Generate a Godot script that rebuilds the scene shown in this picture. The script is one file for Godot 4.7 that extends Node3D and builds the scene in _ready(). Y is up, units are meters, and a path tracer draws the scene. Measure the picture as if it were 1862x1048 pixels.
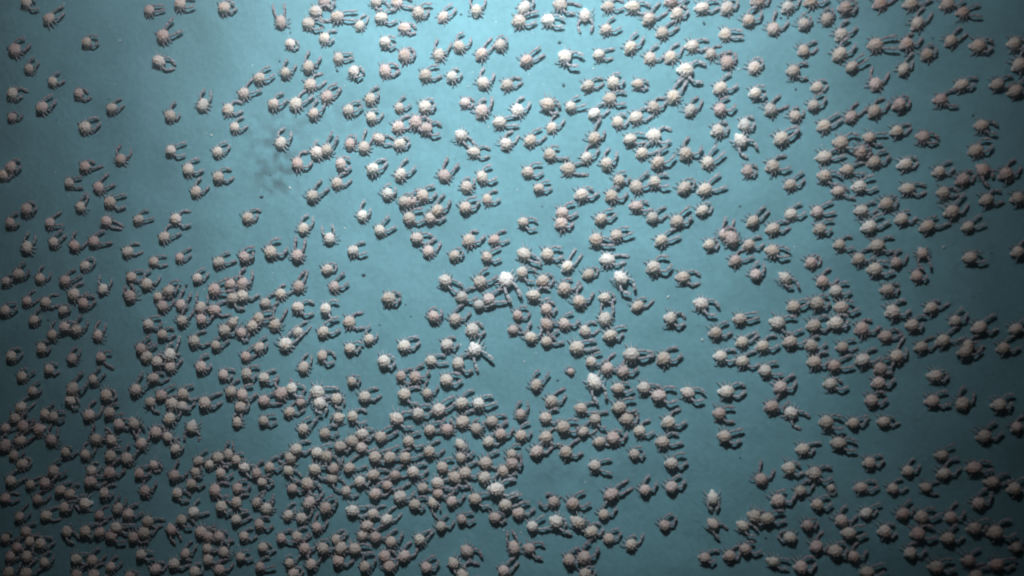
extends Node3D

const LENS_TILT := 7.0
const LENS_DISTANCE := 4.2

# x, z in metres on the mud, heading in degrees, tone, claw pose, size, height above the mud, label
var LABELS := [
	"white crab with both long arms pointing the opposite way to the swarm",
	"white crab with long arms spread far apart behind a row of cream crabs",
	"pinkish white crab with narrow straight arms raised like rabbit ears",
	"white crab with arms bent backwards, above a pink-tinged crab",
	"pink crab with two very long straight arms stretched out ahead",
	"white crab with two thin arms spread like an upturned letter V",
	"large greyish white crab with spread spiky legs, alone on open mud",
	"chalk-white crab with very long bowed arms arching over a grey crab",
	"small white crab with bowed open arms on open mud by a larger one",
	"lone cream crab with short curled arms on a wide bare mud patch",
	"cream crab with both arms raised in a horseshoe beside the dark mud smudge",
	"star-shaped brilliant white crab beside a small pink shell and cream crabs",
	"pink crab with both thin arms held straight up beside empty mud",
	"lone cream crab with arms making a neat open ring on bare mud",
	"white crab with wide bowed arms on the open mud, small crab beside it",
	"reddish crab lying on a grey crab with straight arms, in a clump",
	"brightest white crab at the edge of an empty patch, arms trailing straight out",
	"white crab trailing one long bent arm beside a pink-tinged crab",
	"very bright yellowish white crab beside a bare patch, among plain cream crabs",
	"orange-tinted crab with a rusty back among plain cream crabs",
	"white knobbly crab without visible arms, lying on a heap of dull crabs",
	"bright white crab with arms folded back onto a dull crab behind it",
	"small pinkish empty shell lying by itself beside the star-shaped white crab",
	"white crab, claws tucked in, ahead of a cream crab, beside a white one",
	"lone white crab, claws loosely forward, behind a cream crab",
	"cream crab, claws tucked in, behind a cream crab, beside a cream one",
	"white crab, claws held straight, behind a white crab, beside a pink one",
	"cream crab, claws loosely forward, beside a white crab, behind a white one",
	"pink-tinged crab, claws loosely forward, beside a cream crab, ahead of a cream one",
	"pink-tinged crab, claws loosely forward, beside a pink crab, beside a cream one",
	"cream crab, claws loosely forward, ahead of a pink crab, ahead of a pink one",
	"cream crab, claws loosely forward, ahead of a white crab, behind a white one",
	"cream crab, claws loosely forward, behind a cream crab, ahead of a cream one",
	"lone cream crab, claws in open ring, beside a pink crab",
	"pink-tinged crab, claws loosely forward, behind a pink crab, beside a cream one",
	"cream crab, claws loosely forward, behind a cream crab, behind a grey one",
	"cream crab, claws loosely forward, beside a cream crab, beside a white one",
	"cream crab, claws loosely forward, ahead of a cream crab, beside a white one",
	"cream crab, claws held straight, beside a cream crab, behind a cream one",
	"pink-tinged crab, claws tucked in, beside a cream crab, ahead of a pink one",
	"cream crab, claws held straight, beside a cream crab, beside a cream one",
	"white crab, claws in open ring, beside a cream crab, ahead of a cream one",
	"cream crab, claws tucked in, behind a pink crab, behind a pink one",
	"cream crab, claws tucked in, beside a pink crab, ahead of a cream one",
	"cream crab, claws in open ring, ahead of a cream crab, beside a pink one",
	"cream crab, claws loosely forward, beside a cream crab, ahead of a pink one",
	"cream crab, claws held straight, beside a grey crab, ahead of a cream one",
	"white crab, claws loosely forward, ahead of a cream crab, beside a cream one",
	"white crab, claws loosely forward, beside a cream crab, ahead of a white one",
	"cream crab, claws loosely forward, beside a cream crab, beside a cream one",
	"cream crab, claws tucked in, ahead of a cream crab, behind a cream one",
	"cream crab, claws tucked in, ahead of a pink crab, beside a pink one",
	"white crab, claws loosely forward, beside a cream crab, beside a grey one",
	"cream crab, claws loosely forward, beside a cream crab, ahead of a cream one",
	"white crab, claws loosely forward, beside a cream crab, behind a cream one",
	"pink-tinged crab, claws loosely forward, beside a cream crab, behind a pink one",
	"cream crab, claws held straight, ahead of a pink crab, behind a white one",
	"cream crab, claws loosely forward, beside a cream crab, ahead of a white one",
	"cream crab, claws loosely forward, ahead of a cream crab, behind a cream one",
	"cream crab, claws tucked in, ahead of a cream crab, beside a cream one",
	"pink-tinged crab, claws held straight, behind a cream crab, beside a cream one",
	"pink-tinged crab, claws held straight, beside a cream crab, ahead of a cream one",
	"cream crab, claws loosely forward, ahead of a cream crab, beside a cream one",
	"cream crab, claws loosely forward, behind a cream crab, behind a cream one",
	"pink-tinged crab, claws tucked in, beside a cream crab, ahead of a cream one",
	"cream crab, claws held straight, behind a white crab, ahead of a cream one",
	"white crab, claws loosely forward, beside a white crab, beside a cream one",
	"white crab, claws loosely forward, behind a grey crab, ahead of a cream one",
	"cream crab, claws held straight, beside a cream crab, ahead of a cream one",
	"cream crab, claws loosely forward, ahead of a cream crab, behind a white one",
	"white crab, claws loosely forward, ahead of a pink crab, beside a cream one",
	"white crab, claws loosely forward, behind a cream crab, ahead of a pink one",
	"cream crab, claws held straight, beside a pink crab, ahead of a grey one",
	"white crab, claws loosely forward, behind a cream crab, ahead of a cream one",
	"cream crab, claws loosely forward, ahead of a grey crab, ahead of a cream one",
	"white crab, claws tucked in, ahead of a cream crab, behind a pink one",
	"cream crab, claws loosely forward, beside a grey crab, behind a cream one",
	"cream crab, claws loosely forward, beside a cream crab, behind a cream one",
	"plain grey crab, claws tucked in, beside a cream crab, ahead of a cream one",
	"cream crab, claws held straight, behind a cream crab, ahead of a cream one",
	"pink-tinged crab, claws tucked in, beside a pink crab",
	"pink-tinged crab, claws tucked in, ahead of a grey crab, beside a cream one",
	"cream crab, claws loosely forward, beside a white crab, ahead of a cream one",
	"white crab, claws loosely forward, ahead of a white crab, beside a cream one",
	"cream crab, claws loosely forward, behind a cream crab, beside a cream one",
	"pink-tinged crab, claws loosely forward, beside a cream crab",
	"cream crab, claws held straight, ahead of a cream crab, beside a cream one",
	"plain grey crab, claws loosely forward, beside a pink crab, beside a cream one",
	"white crab, claws tucked in, beside a grey crab, beside a white one",
	"cream crab, claws loosely forward, behind a white crab, ahead of a cream one",
	"cream crab, claws held straight, beside a pink crab, behind a cream one",
	"cream crab, claws loosely forward, ahead of a pink crab, beside a cream one",
	"plain grey crab, claws tucked in, beside a white crab, beside a cream one",
	"cream crab, claws loosely forward, beside a cream crab, behind a pink one",
	"pink-tinged crab, claws tucked in, ahead of a cream crab, behind a grey one",
	"pink-tinged crab, claws tucked in, behind a pink crab, behind a cream one",
	"cream crab, claws loosely forward, ahead of a pink crab, ahead of a cream one",
	"cream crab, claws in open ring, beside a cream crab, behind a cream one",
	"crowded cream crab, claws loosely forward, beside a pink crab, beside a cream one",
	"cream crab, claws tucked in, behind a cream crab, ahead of a cream one",
	"cream crab, claws held straight, ahead of a white crab, beside a pink one",
	"cream crab, claws held straight, ahead of a cream crab, beside a grey one",
	"cream crab, claws loosely forward, beside a pink crab, behind a pink one",
	"white crab, claws tucked in, beside a pink crab, behind a white one",
	"cream crab, claws loosely forward, beside a cream crab, behind a white one",
	"cream crab, claws loosely forward, behind a pink crab, beside a grey one",
	"plain grey crab, claws tucked in, beside a white crab, ahead of a white one",
	"pink-tinged crab, facing against the swarm, behind a pink crab, beside a cream one",
	"plain grey crab, claws held straight, beside a white crab, beside a cream one",
	"cream crab, claws held straight, behind a white crab, beside a cream one",
	"white crab, claws tucked in, ahead of a white crab, beside a pink one",
	"pink-tinged crab, claws loosely forward, behind a grey crab, beside a cream one",
	"cream crab, claws loosely forward, ahead of a cream crab, ahead of a cream one",
	"pink-tinged crab, claws loosely forward, beside a pink crab, behind a white one",
	"plain grey crab, claws loosely forward, beside a cream crab, beside a pink one",
	"pink-tinged crab, claws loosely forward, behind a cream crab, ahead of a white one",
	"cream crab, claws loosely forward, beside a pink crab, beside a cream one",
	"cream crab, claws loosely forward, beside a cream crab",
	"cream crab, claws loosely forward, beside a pink crab, beside a grey one",
	"cream crab, claws tucked in, beside a cream crab, ahead of a cream one",
	"cream crab, claws loosely forward, behind a grey crab, beside a cream one",
	"white crab, claws held straight, ahead of a cream crab, beside a cream one",
	"cream crab, claws loosely forward, behind a cream crab, behind a pink one",
	"pink-tinged crab, claws loosely forward, ahead of a cream crab, ahead of a cream one",
	"white crab, claws tucked in, beside a white crab, beside a cream one",
	"cream crab, claws held straight, beside a white crab, behind a cream one",
	"cream crab atop another, claws tucked in, behind a pink crab, beside a cream one",
	"plain grey crab, claws tucked in, beside a cream crab, behind a cream one",
	"cream crab, claws loosely forward, behind a pink crab, ahead of a cream one",
	"white crab, claws loosely forward, ahead of a cream crab, behind a cream one",
	"pink-tinged crab, claws in open ring, by the dark smudge",
	"lone cream crab, claws in open ring, beside a cream crab",
	"pink-tinged crab, claws tucked in, ahead of a cream crab, beside a white one",
	"cream crab, claws loosely forward, beside a cream crab, beside a pink one",
	"lone cream crab, claws held straight, by the dark smudge",
	"cream crab, claws held straight, beside a grey crab, behind a cream one",
	"cream crab, claws loosely forward, ahead of a pink crab, beside a pink one",
	"pink-tinged crab, claws loosely forward, ahead of a cream crab, behind a cream one",
	"white crab, claws held straight, behind a grey crab, beside a cream one",
	"white crab, claws held straight, beside a pink crab, ahead of a pink one",
	"plain grey crab, claws loosely forward, behind a grey crab, beside a white one",
	"cream crab, claws loosely forward, ahead of a grey crab, beside a cream one",
	"white crab, claws loosely forward, beside a cream crab, ahead of a pink one",
	"plain grey crab, claws tucked in, beside a grey crab, behind a cream one",
	"pink-tinged crab, claws loosely forward, beside a cream crab, beside a cream one",
	"plain grey crab, claws loosely forward, beside a pink crab, behind a cream one",
	"cream crab, claws tucked in, ahead of a white crab, behind a white one",
	"cream crab, claws tucked in, ahead of a cream crab, ahead of a white one",
	"cream crab, claws held straight, behind a cream crab, beside a white one",
	"lone cream crab, claws tucked in, ahead of a cream crab",
	"cream crab, claws loosely forward, ahead of a cream crab, beside a grey one",
	"plain grey crab, claws loosely forward, beside a grey crab, behind a cream one",
	"pink-tinged crab, claws tucked in, ahead of a cream crab, beside a cream one",
	"white crab, claws tucked in, beside a pink crab, beside a cream one",
	"pink-tinged crab, claws loosely forward, beside a cream crab, behind a white one",
	"pink-tinged crab, claws tucked in, behind a cream crab, beside a white one",
	"lone pink-tinged crab, claws held straight, behind a cream crab",
	"cream crab, claws held straight, beside a grey crab, beside a cream one",
	"cream crab, claws loosely forward, beside a white crab, behind a cream one",
	"cream crab, claws loosely forward, behind a pink crab, beside a cream one",
	"white crab, claws loosely forward, beside a cream crab",
	"cream crab, claws tucked in, beside a white crab, behind a white one",
	"white crab, facing against the swarm, beside a white crab, beside a cream one",
	"pink-tinged crab, claws held straight, beside a pink crab, ahead of a cream one",
	"cream crab, claws loosely forward, ahead of a pink crab, behind a pink one",
	"cream crab, claws loosely forward, beside a pink crab, ahead of a cream one",
	"cream crab, claws tucked in, behind a grey crab, beside a grey one",
	"crowded pink-tinged crab, claws tucked in, beside a pink crab, beside a cream one",
	"cream crab, claws loosely forward, beside a white crab, beside a pink one",
	"pink-tinged crab, claws tucked in, beside a cream crab, behind a cream one",
	"white crab, claws in open ring, beside a pink crab",
	"lone cream crab, claws loosely forward, ahead of a white crab",
	"cream crab, claws in open ring, ahead of a pink crab, behind a pink one",
	"white crab, claws tucked in, beside a white crab, ahead of a cream one",
	"cream crab, claws tucked in, behind a cream crab, ahead of a pink one",
	"lone cream crab, claws held straight, behind a pink crab, ahead of a cream one",
	"white crab, claws loosely forward, ahead of a white crab, beside a pink one",
	"white crab, claws loosely forward, behind a white crab, beside a cream one",
	"white crab, claws tucked in, behind a pink crab, behind a white one",
	"white crab, claws loosely forward, behind a cream crab, beside a cream one",
	"white crab, claws in open ring, beside a cream crab, beside a pink one",
	"cream crab, claws tucked in, beside a grey crab, ahead of a cream one",
	"lone cream crab, claws loosely forward, beside a white crab",
	"lone cream crab, claws loosely forward, ahead of a pink crab",
	"cream crab, claws tucked in, beside a white crab, behind a pink one",
	"cream crab, claws held straight, beside a white crab, ahead of a pink one",
	"pink-tinged crab, claws held straight, beside a cream crab, behind a cream one",
	"pink-tinged crab, claws tucked in, beside a cream crab, beside a white one",
	"white crab, claws loosely forward, ahead of a white crab, ahead of a cream one",
	"lone white crab, facing against the swarm, ahead of a cream crab, behind a cream one",
	"plain grey crab, claws loosely forward, behind a cream crab, ahead of a cream one",
	"pink-tinged crab, claws loosely forward, behind a cream crab, ahead of a cream one",
	"cream crab, claws in open ring, ahead of a pink crab, beside a white one",
	"white crab, claws loosely forward, ahead of a cream crab, beside a white one",
	"cream crab, claws held straight, ahead of a white crab, behind a cream one",
	"white crab, claws tucked in, beside a cream crab, ahead of a cream one",
	"cream crab, claws tucked in, beside a cream crab, ahead of a white one",
	"pink-tinged crab, claws held straight, ahead of a white crab, beside a pink one",
	"pink-tinged crab, claws held straight, ahead of a cream crab, ahead of a white one",
	"cream crab, claws held straight, beside a white crab, beside a pink one",
	"white crab, claws held straight, behind a pink crab, ahead of a cream one",
	"white crab, claws loosely forward, beside a white crab, beside a white one",
	"pink-tinged crab, claws loosely forward, beside a pink crab, behind a cream one",
	"white crab, claws in open ring, beside a pink crab, ahead of a cream one",
	"pink-tinged crab, claws loosely forward, behind a cream crab, beside a pink one",
	"cream crab, claws held straight, ahead of a cream crab, beside a pink one",
	"cream crab, claws loosely forward, behind a white crab, beside a cream one",
	"pink-tinged crab, claws loosely forward, ahead of a cream crab, beside a cream one",
	"cream crab, claws loosely forward, ahead of a cream crab, behind a pink one",
	"cream crab, claws tucked in, beside a pink crab, beside a white one",
	"plain grey crab, claws held straight, behind a pink crab, ahead of a grey one",
	"cream crab, claws held straight, beside a cream crab, beside a pink one",
	"pink-tinged crab, claws in open ring, ahead of a white crab, beside a white one",
	"cream crab, claws loosely forward, behind a white crab, ahead of a pink one",
	"pink-tinged crab, claws loosely forward, ahead of a pink crab, ahead of a cream one",
]
var CRABS := [
	[0.338, -1.234, -87, 0, 1, 0.84, 0, 0], [0.783, -0.973, -7, 0, 1, 0.88, 0, 1], [0.066, -1.042, 31, 2, 2, 0.76, 0, 2], [1.027, -0.659, -54, 0, 1, 0.85, 0, 3], [-0.396, -0.739, -7, 2, 1, 0.76, 0, 4], [-0.025, -0.037, -63, 4, 2, 0.96, 0, 5],
	[0.644, -0.091, 25, 0, 1, 0.84, 0, 6], [0.499, -0.044, -47, 4, 1, 0.93, 0, 7], [0.854, 0.072, -16, 0, 1, 0.83, 0, 8], [-0.576, 0.049, 3, 1, 3, 0.83, 0, 9], [-1.100, -0.686, 59, 1, 1, 0.79, 0, 10], [0.382, 0.426, -57, 4, 0, 1.00, 0, 11],
	[-1.097, -1.258, 92, 2, 2, 0.75, 0, 12], [0.771, -0.049, 3, 1, 1, 0.77, 0, 13], [0.715, 0.136, -8, 0, 1, 0.79, 0, 14], [-0.104, 0.049, 19, 2, 2, 0.74, 0, 15], [-0.168, 0.283, -54, 4, 2, 0.87, 0, 16], [0.796, 0.468, -17, 0, 1, 0.73, 0, 17],
	[-0.068, 0.918, 5, 4, 0, 0.95, 0, 18], [2.133, -0.486, 30, 2, 0, 0.80, 0, 19], [-0.908, 0.543, -66, 4, 3, 0.87, 0, 20], [0.902, 0.935, -87, 0, 3, 0.76, 0, 21], [0.270, 0.380, 134, 2, 3, 0.50, 0, 22], [0.061, -1.281, 46, 0, 3, 0.85, 0, 23],
	[0.248, -1.049, -30, 0, 0, 0.83, 0, 24], [0.167, -0.843, -18, 1, 3, 0.84, 0, 25], [-0.237, -0.702, -37, 0, 2, 0.87, 0, 26], [0.223, -1.288, -19, 1, 0, 0.82, 0, 27], [0.720, -1.290, 19, 2, 0, 0.85, 0, 28], [-0.140, -0.813, 55, 2, 0, 0.84, 0, 29],
	[-0.437, -1.282, 16, 1, 0, 0.85, 0, 30], [0.377, -0.679, 55, 1, 0, 0.84, 0, 31], [0.549, -1.268, -7, 1, 0, 0.82, 0, 32], [-0.166, -1.280, 79, 1, 1, 0.80, 0, 33], [0.036, -1.222, 7, 1, 0, 0.79, 0, 27], [-0.447, -0.770, -8, 2, 0, 0.85, 0, 34],
	[-0.401, -0.987, 13, 1, 0, 0.82, 0, 35], [0.435, -0.561, 58, 1, 0, 0.84, 0, 36], [-0.023, -0.934, 20, 1, 0, 0.79, 0, 37], [0.681, -1.147, 24, 1, 2, 0.81, 0, 38], [-0.500, -1.080, 15, 2, 3, 0.83, 0, 39], [-0.592, -1.013, 12, 2, 0, 0.84, 0, 34],
	[0.618, -1.211, 42, 1, 2, 0.80, 0, 40], [0.644, -0.682, -7, 0, 1, 0.83, 0, 41], [-0.592, -1.147, 0, 1, 3, 0.84, 0, 42], [0.747, -1.229, 25, 1, 3, 0.81, 0, 43], [-0.245, -1.115, 52, 1, 1, 0.79, 0, 44], [-0.132, -0.942, 59, 1, 0, 0.79, 0, 45],
	[0.732, -0.857, 59, 1, 2, 0.81, 0, 46], [0.026, -0.814, 49, 0, 0, 0.78, 0, 47], [0.170, -1.220, -6, 0, 0, 0.76, 0, 48], [0.539, -1.085, 47, 1, 0, 0.77, 0, 49], [0.465, -0.927, 32, 1, 3, 0.77, 0, 50], [-0.051, -1.114, 52, 1, 3, 0.76, 0, 51],
	[-0.650, -0.553, 29, 0, 0, 0.88, 0, 52], [0.664, -0.562, 37, 1, 0, 0.83, 0, 53], [0.177, -0.611, 18, 1, 0, 0.79, 0, 49], [-0.030, -0.662, 54, 0, 0, 0.79, 0, 54], [-0.339, -1.078, 69, 1, 0, 0.78, 0, 32], [-0.532, -0.749, 25, 2, 0, 0.83, 0, 55],
	[-0.056, -0.762, 2, 1, 2, 0.78, 0, 56], [0.591, -0.608, 30, 1, 2, 0.80, 0, 40], [0.449, -0.856, -3, 1, 0, 0.77, 0, 57], [0.642, -0.812, 31, 1, 0, 0.78, 0, 58], [0.490, -0.488, 38, 1, 3, 0.81, 0, 59], [-0.140, -1.074, 41, 2, 2, 0.76, 0, 60],
	[-0.403, -0.840, 23, 1, 3, 0.79, 0, 51], [0.539, -0.671, 14, 1, 0, 0.78, 0, 49], [-0.312, -0.518, 61, 2, 2, 0.82, 0, 61], [0.778, -0.450, 45, 1, 3, 0.84, 0, 25], [-0.135, -0.510, 21, 1, 0, 0.80, 0, 62], [0.348, -0.919, 16, 1, 0, 0.75, 0, 63],
	[0.967, -1.005, 57, 2, 3, 0.81, 0, 64], [0.258, -0.544, -7, 1, 2, 0.78, 0, 65], [0.437, -0.126, 1, 0, 0, 0.88, 0, 66], [0.856, -1.254, 6, 0, 0, 0.78, 0, 67], [0.883, -0.561, 44, 1, 2, 0.83, 0, 68], [0.273, -0.826, 28, 1, 0, 0.74, 0, 69],
	[0.320, -0.423, 16, 0, 0, 0.79, 0, 70], [-0.924, -0.638, 45, 0, 0, 0.89, 0, 71], [0.783, -0.600, 49, 1, 0, 0.80, 0, 53], [-0.377, -0.327, 26, 1, 0, 0.84, 0, 32], [-0.825, -1.271, 9, 1, 2, 0.82, 0, 72], [0.084, -0.676, 34, 1, 0, 0.75, 0, 57],
	[0.377, -0.791, 29, 0, 0, 0.73, 0, 73], [-0.519, -0.528, 49, 1, 0, 0.82, 0, 74], [-0.740, -1.010, -23, 0, 3, 0.80, 0, 75], [-0.962, -1.042, 65, 1, 0, 0.85, 0, 62], [-0.962, -1.247, -11, 1, 0, 0.85, 0, 76], [-0.212, -0.372, 36, 1, 0, 0.81, 0, 77],
	[-0.344, -0.358, 44, 1, 0, 0.82, 0, 62], [0.439, -1.270, 4, 1, 0, 0.72, 0, 57], [-0.277, -0.972, 38, 3, 3, 0.73, 0, 78], [0.568, -0.457, 22, 1, 2, 0.78, 0, 79], [0.228, -0.292, 25, 2, 3, 0.80, 0, 80], [-0.884, -1.352, 5, 2, 3, 0.82, 0, 81],
	[0.564, -0.769, 16, 1, 0, 0.73, 0, 58], [0.718, -1.035, 48, 1, 0, 0.73, 0, 82], [-0.503, -1.211, -8, 2, 3, 0.75, 0, 64], [-0.176, -0.627, -6, 0, 0, 0.75, 0, 83], [0.627, -1.035, 36, 1, 0, 0.72, 0, 84], [0.813, -1.084, 3, 1, 0, 0.74, 0, 32],
	[-0.321, -1.256, 45, 2, 0, 0.72, 0, 85], [0.432, -1.169, 21, 1, 0, 0.70, 0, 36], [0.485, -0.750, 22, 1, 3, 0.73, 0, 25], [0.397, -1.055, 7, 1, 0, 0.70, 0, 49], [0.868, -0.441, 25, 1, 2, 0.81, 0, 86], [0.387, -0.221, -10, 1, 0, 0.81, 0, 84],
	[-0.927, -1.303, -10, 3, 0, 0.82, 0, 87], [1.089, -0.867, 19, 0, 3, 0.79, 0, 88], [0.407, -0.315, 35, 1, 0, 0.79, 0, 62], [0.165, -0.155, 12, 1, 0, 0.82, 0, 89], [-0.695, -0.657, 66, 1, 2, 0.80, 0, 90], [0.343, -0.591, 48, 0, 0, 0.73, 0, 54],
	[1.165, -0.539, 24, 1, 0, 0.84, 0, 91], [0.965, -1.248, 49, 3, 3, 0.76, 0, 92], [-0.614, -1.264, 1, 1, 0, 0.75, 0, 93], [1.101, -1.276, 16, 2, 3, 0.78, 0, 94], [0.457, -0.414, 28, 1, 0, 0.76, 0, 32], [-0.217, -0.856, 1, 2, 3, 0.71, 0, 95],
	[0.185, -0.731, 49, 1, 0, 0.71, 0, 32], [-0.414, -0.430, 16, 1, 0, 0.79, 0, 96], [0.076, -0.535, 9, 1, 1, 0.73, 0, 97], [0.573, -0.921, -8, 1, 3, 0.71, 0, 50], [-0.477, -0.327, 15, 1, 0, 0.81, 0, 98], [-0.804, -0.584, 6, 2, 3, 0.82, 0, 64],
	[-0.207, -0.463, 70, 1, 3, 0.76, 0, 99], [1.203, -0.663, 34, 1, 2, 0.82, 0, 79], [-0.876, -0.900, 44, 2, 0, 0.80, 0, 28], [-0.876, -0.650, 51, 1, 2, 0.82, 0, 100], [0.960, -1.133, 7, 1, 2, 0.74, 0, 101], [0.938, -0.891, 29, 1, 0, 0.75, 0, 102],
	[0.649, -0.476, 9, 1, 0, 0.76, 0, 62], [0.926, -0.701, 23, 0, 3, 0.76, 0, 103], [0.240, 0.001, 38, 1, 0, 0.84, 0, 104], [1.060, -1.191, 46, 1, 0, 0.75, 0, 105], [1.044, -0.725, 15, 3, 3, 0.77, 0, 106], [0.986, -0.220, 106, 2, 3, 0.84, 0, 107],
	[1.153, -0.792, 43, 3, 2, 0.78, 0, 108], [-0.196, -0.218, 24, 1, 0, 0.79, 0, 62], [0.747, -0.302, 27, 1, 0, 0.79, 0, 74], [-0.660, -0.798, 24, 1, 0, 0.75, 0, 49], [1.252, -0.958, 2, 1, 0, 0.79, 0, 77], [-0.818, -1.080, 6, 1, 2, 0.76, 0, 109],
	[1.084, -0.980, 56, 0, 3, 0.75, 0, 110], [-1.029, -0.868, 34, 1, 2, 0.82, 0, 68], [0.566, -0.368, -2, 2, 0, 0.75, 0, 111], [-0.661, -0.882, 49, 1, 0, 0.74, 0, 112], [0.480, -0.236, 16, 1, 0, 0.77, 0, 62], [0.233, -0.344, 13, 2, 0, 0.74, 0, 113],
	[0.803, -0.796, 53, 3, 0, 0.71, 0, 114], [0.938, -0.798, 44, 2, 0, 0.73, 0, 115], [-0.442, -0.235, 0, 1, 0, 0.80, 0, 116], [0.127, -0.454, 14, 1, 0, 0.71, 0, 117], [-0.145, -0.032, 34, 1, 0, 0.82, 0, 118], [0.856, -0.348, 28, 1, 3, 0.78, 0, 119],
	[1.167, -1.148, 54, 1, 0, 0.76, 0, 120], [0.253, -0.097, 42, 0, 2, 0.79, 0, 121], [-0.640, -1.342, -37, 1, 0, 0.72, 0, 122], [-0.540, -1.333, -2, 2, 0, 0.71, 0, 123], [-0.183, 0.196, 18, 0, 3, 0.88, 0, 124], [0.059, -0.156, -24, 1, 2, 0.77, 0, 125],
	[-0.501, -0.403, 40, 1, 3, 0.76, 0.013, 126], [-0.582, -0.442, 51, 3, 3, 0.77, 0, 127], [1.459, -0.638, -8, 1, 0, 0.85, 0, 128], [0.895, -1.045, 30, 1, 0, 0.70, 0, 116], [0.427, 0.140, 67, 0, 0, 0.85, 0, 129], [-1.018, -0.585, 23, 2, 1, 0.82, 0, 130],
	[0.056, -0.301, -14, 1, 1, 0.73, 0, 131], [-0.767, -0.833, 22, 1, 0, 0.74, 0, 63], [1.473, -1.229, 5, 2, 3, 0.82, 0, 132], [-0.959, -0.959, 23, 1, 0, 0.77, 0, 133], [-1.137, -0.870, 26, 1, 0, 0.82, 0, 84], [0.310, 0.061, 57, 1, 0, 0.82, 0, 77],
	[-0.948, -0.434, 46, 1, 2, 0.83, 0, 134], [0.676, -0.210, 36, 1, 2, 0.77, 0, 135], [-0.525, -0.840, 38, 1, 0, 0.70, 0, 136], [1.389, -0.495, -10, 1, 0, 0.84, 0, 93], [0.162, 0.164, -37, 2, 0, 0.84, 0, 29], [-0.471, -0.403, 29, 2, 0, 0.74, 0, 137],
	[-0.720, -1.229, 53, 1, 0, 0.71, 0, 77], [0.102, 0.031, -1, 1, 0, 0.80, 0, 93], [-0.307, -0.033, -21, 0, 2, 0.81, 0, 138], [1.455, -1.111, 52, 0, 0, 0.80, 0, 47], [0.546, 0.300, -1, 0, 2, 0.89, 0, 139], [1.387, -0.579, 10, 1, 0, 0.82, 0, 77],
	[-0.232, 0.041, 13, 3, 0, 0.81, 0, 140], [-0.885, -1.172, 9, 1, 0, 0.73, 0, 49], [-0.525, -0.667, 17, 1, 3, 0.71, 0, 43], [-0.112, -0.406, 15, 1, 0, 0.70, 0, 62], [1.328, -1.264, 23, 1, 0, 0.76, 0, 141], [1.536, -0.447, 13, 0, 0, 0.87, 0, 142],
	[1.295, -1.165, 58, 3, 3, 0.75, 0, 143], [-0.388, -0.170, 42, 2, 0, 0.76, 0, 144], [-0.938, -0.822, 52, 1, 0, 0.75, 0, 93], [-0.624, -0.697, -19, 1, 0, 0.71, 0, 77], [1.450, -1.027, 42, 1, 0, 0.79, 0, 104], [0.635, -0.318, 36, 3, 0, 0.72, 0, 145],
	[0.350, -0.064, 29, 1, 3, 0.75, 0, 146], [0.142, -0.035, 19, 1, 3, 0.76, 0, 147], [1.165, -0.264, 20, 1, 0, 0.80, 0, 62], [-0.762, -0.674, 75, 2, 3, 0.72, 0, 39], [0.299, 0.268, 20, 1, 2, 0.84, 0, 148], [-1.377, -1.335, 16, 1, 3, 0.83, 0, 149],
	[1.573, -0.270, 23, 0, 0, 0.89, 0, 66], [1.295, -1.049, 34, 1, 0, 0.73, 0, 150], [1.227, -1.239, 38, 3, 0, 0.71, 0, 151], [0.449, 0.212, 22, 1, 0, 0.82, 0, 82], [1.697, -0.801, 33, 2, 3, 0.84, 0, 152], [-0.079, -0.220, 18, 2, 0, 0.71, 0, 123],
	[0.087, 0.224, 59, 1, 0, 0.81, 0, 133], [0.051, -0.073, -15, 0, 0, 0.73, 0, 83], [-1.078, -1.020, 57, 1, 0, 0.74, 0, 32], [-1.054, -1.155, -16, 0, 3, 0.73, 0, 153], [1.730, -1.059, 29, 2, 0, 0.84, 0, 154], [1.058, -0.522, 1, 2, 3, 0.71, 0, 155],
	[1.619, -1.243, 29, 2, 2, 0.80, 0, 156], [1.387, -0.715, 24, 1, 2, 0.76, 0, 157], [-0.619, -0.273, 27, 1, 0, 0.74, 0, 158], [0.888, -0.194, 16, 1, 3, 0.74, 0, 42], [-0.112, -0.146, 16, 1, 0, 0.71, 0, 159], [-0.706, -0.341, 53, 0, 0, 0.74, 0, 160],
	[0.425, 0.043, 2, 1, 3, 0.75, 0, 161], [-0.863, -0.232, 93, 0, 0, 0.79, 0, 162], [0.953, -0.241, 74, 2, 2, 0.74, 0, 163], [1.596, -0.772, 50, 1, 0, 0.80, 0, 164], [-1.206, -0.998, 23, 1, 0, 0.76, 0, 58], [-0.829, -0.495, 24, 1, 0, 0.72, 0, 165],
	[1.262, -0.761, 62, 1, 3, 0.71, 0, 166], [0.160, 0.098, 26, 2, 3, 0.75, 0, 167], [-0.264, 0.143, 47, 1, 0, 0.78, 0, 168], [1.539, -0.599, 3, 2, 3, 0.79, 0, 169], [-1.285, -0.924, 35, 1, 2, 0.77, 0, 79], [-1.711, -1.093, -19, 0, 1, 0.89, 0, 170],
	[1.075, -0.297, 40, 1, 2, 0.73, 0, 68], [0.688, 0.318, 35, 1, 0, 0.84, 0, 171], [-1.148, -0.174, 38, 1, 1, 0.84, 0, 172], [-0.301, 0.265, 23, 0, 3, 0.82, 0, 173], [-0.264, -0.150, 35, 1, 3, 0.71, 0, 174], [0.245, 0.161, 45, 1, 0, 0.76, 0, 91],
	[1.601, -1.061, 9, 1, 2, 0.77, 0, 175], [-0.503, 0.269, 20, 0, 0, 0.84, 0, 176], [-0.235, 0.530, 21, 0, 0, 0.89, 0, 177], [1.243, -0.458, 24, 1, 0, 0.73, 0, 49], [-0.595, 0.338, 6, 0, 3, 0.86, 0, 178], [0.938, 0.306, 4, 0, 0, 0.85, 0, 179],
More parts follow.
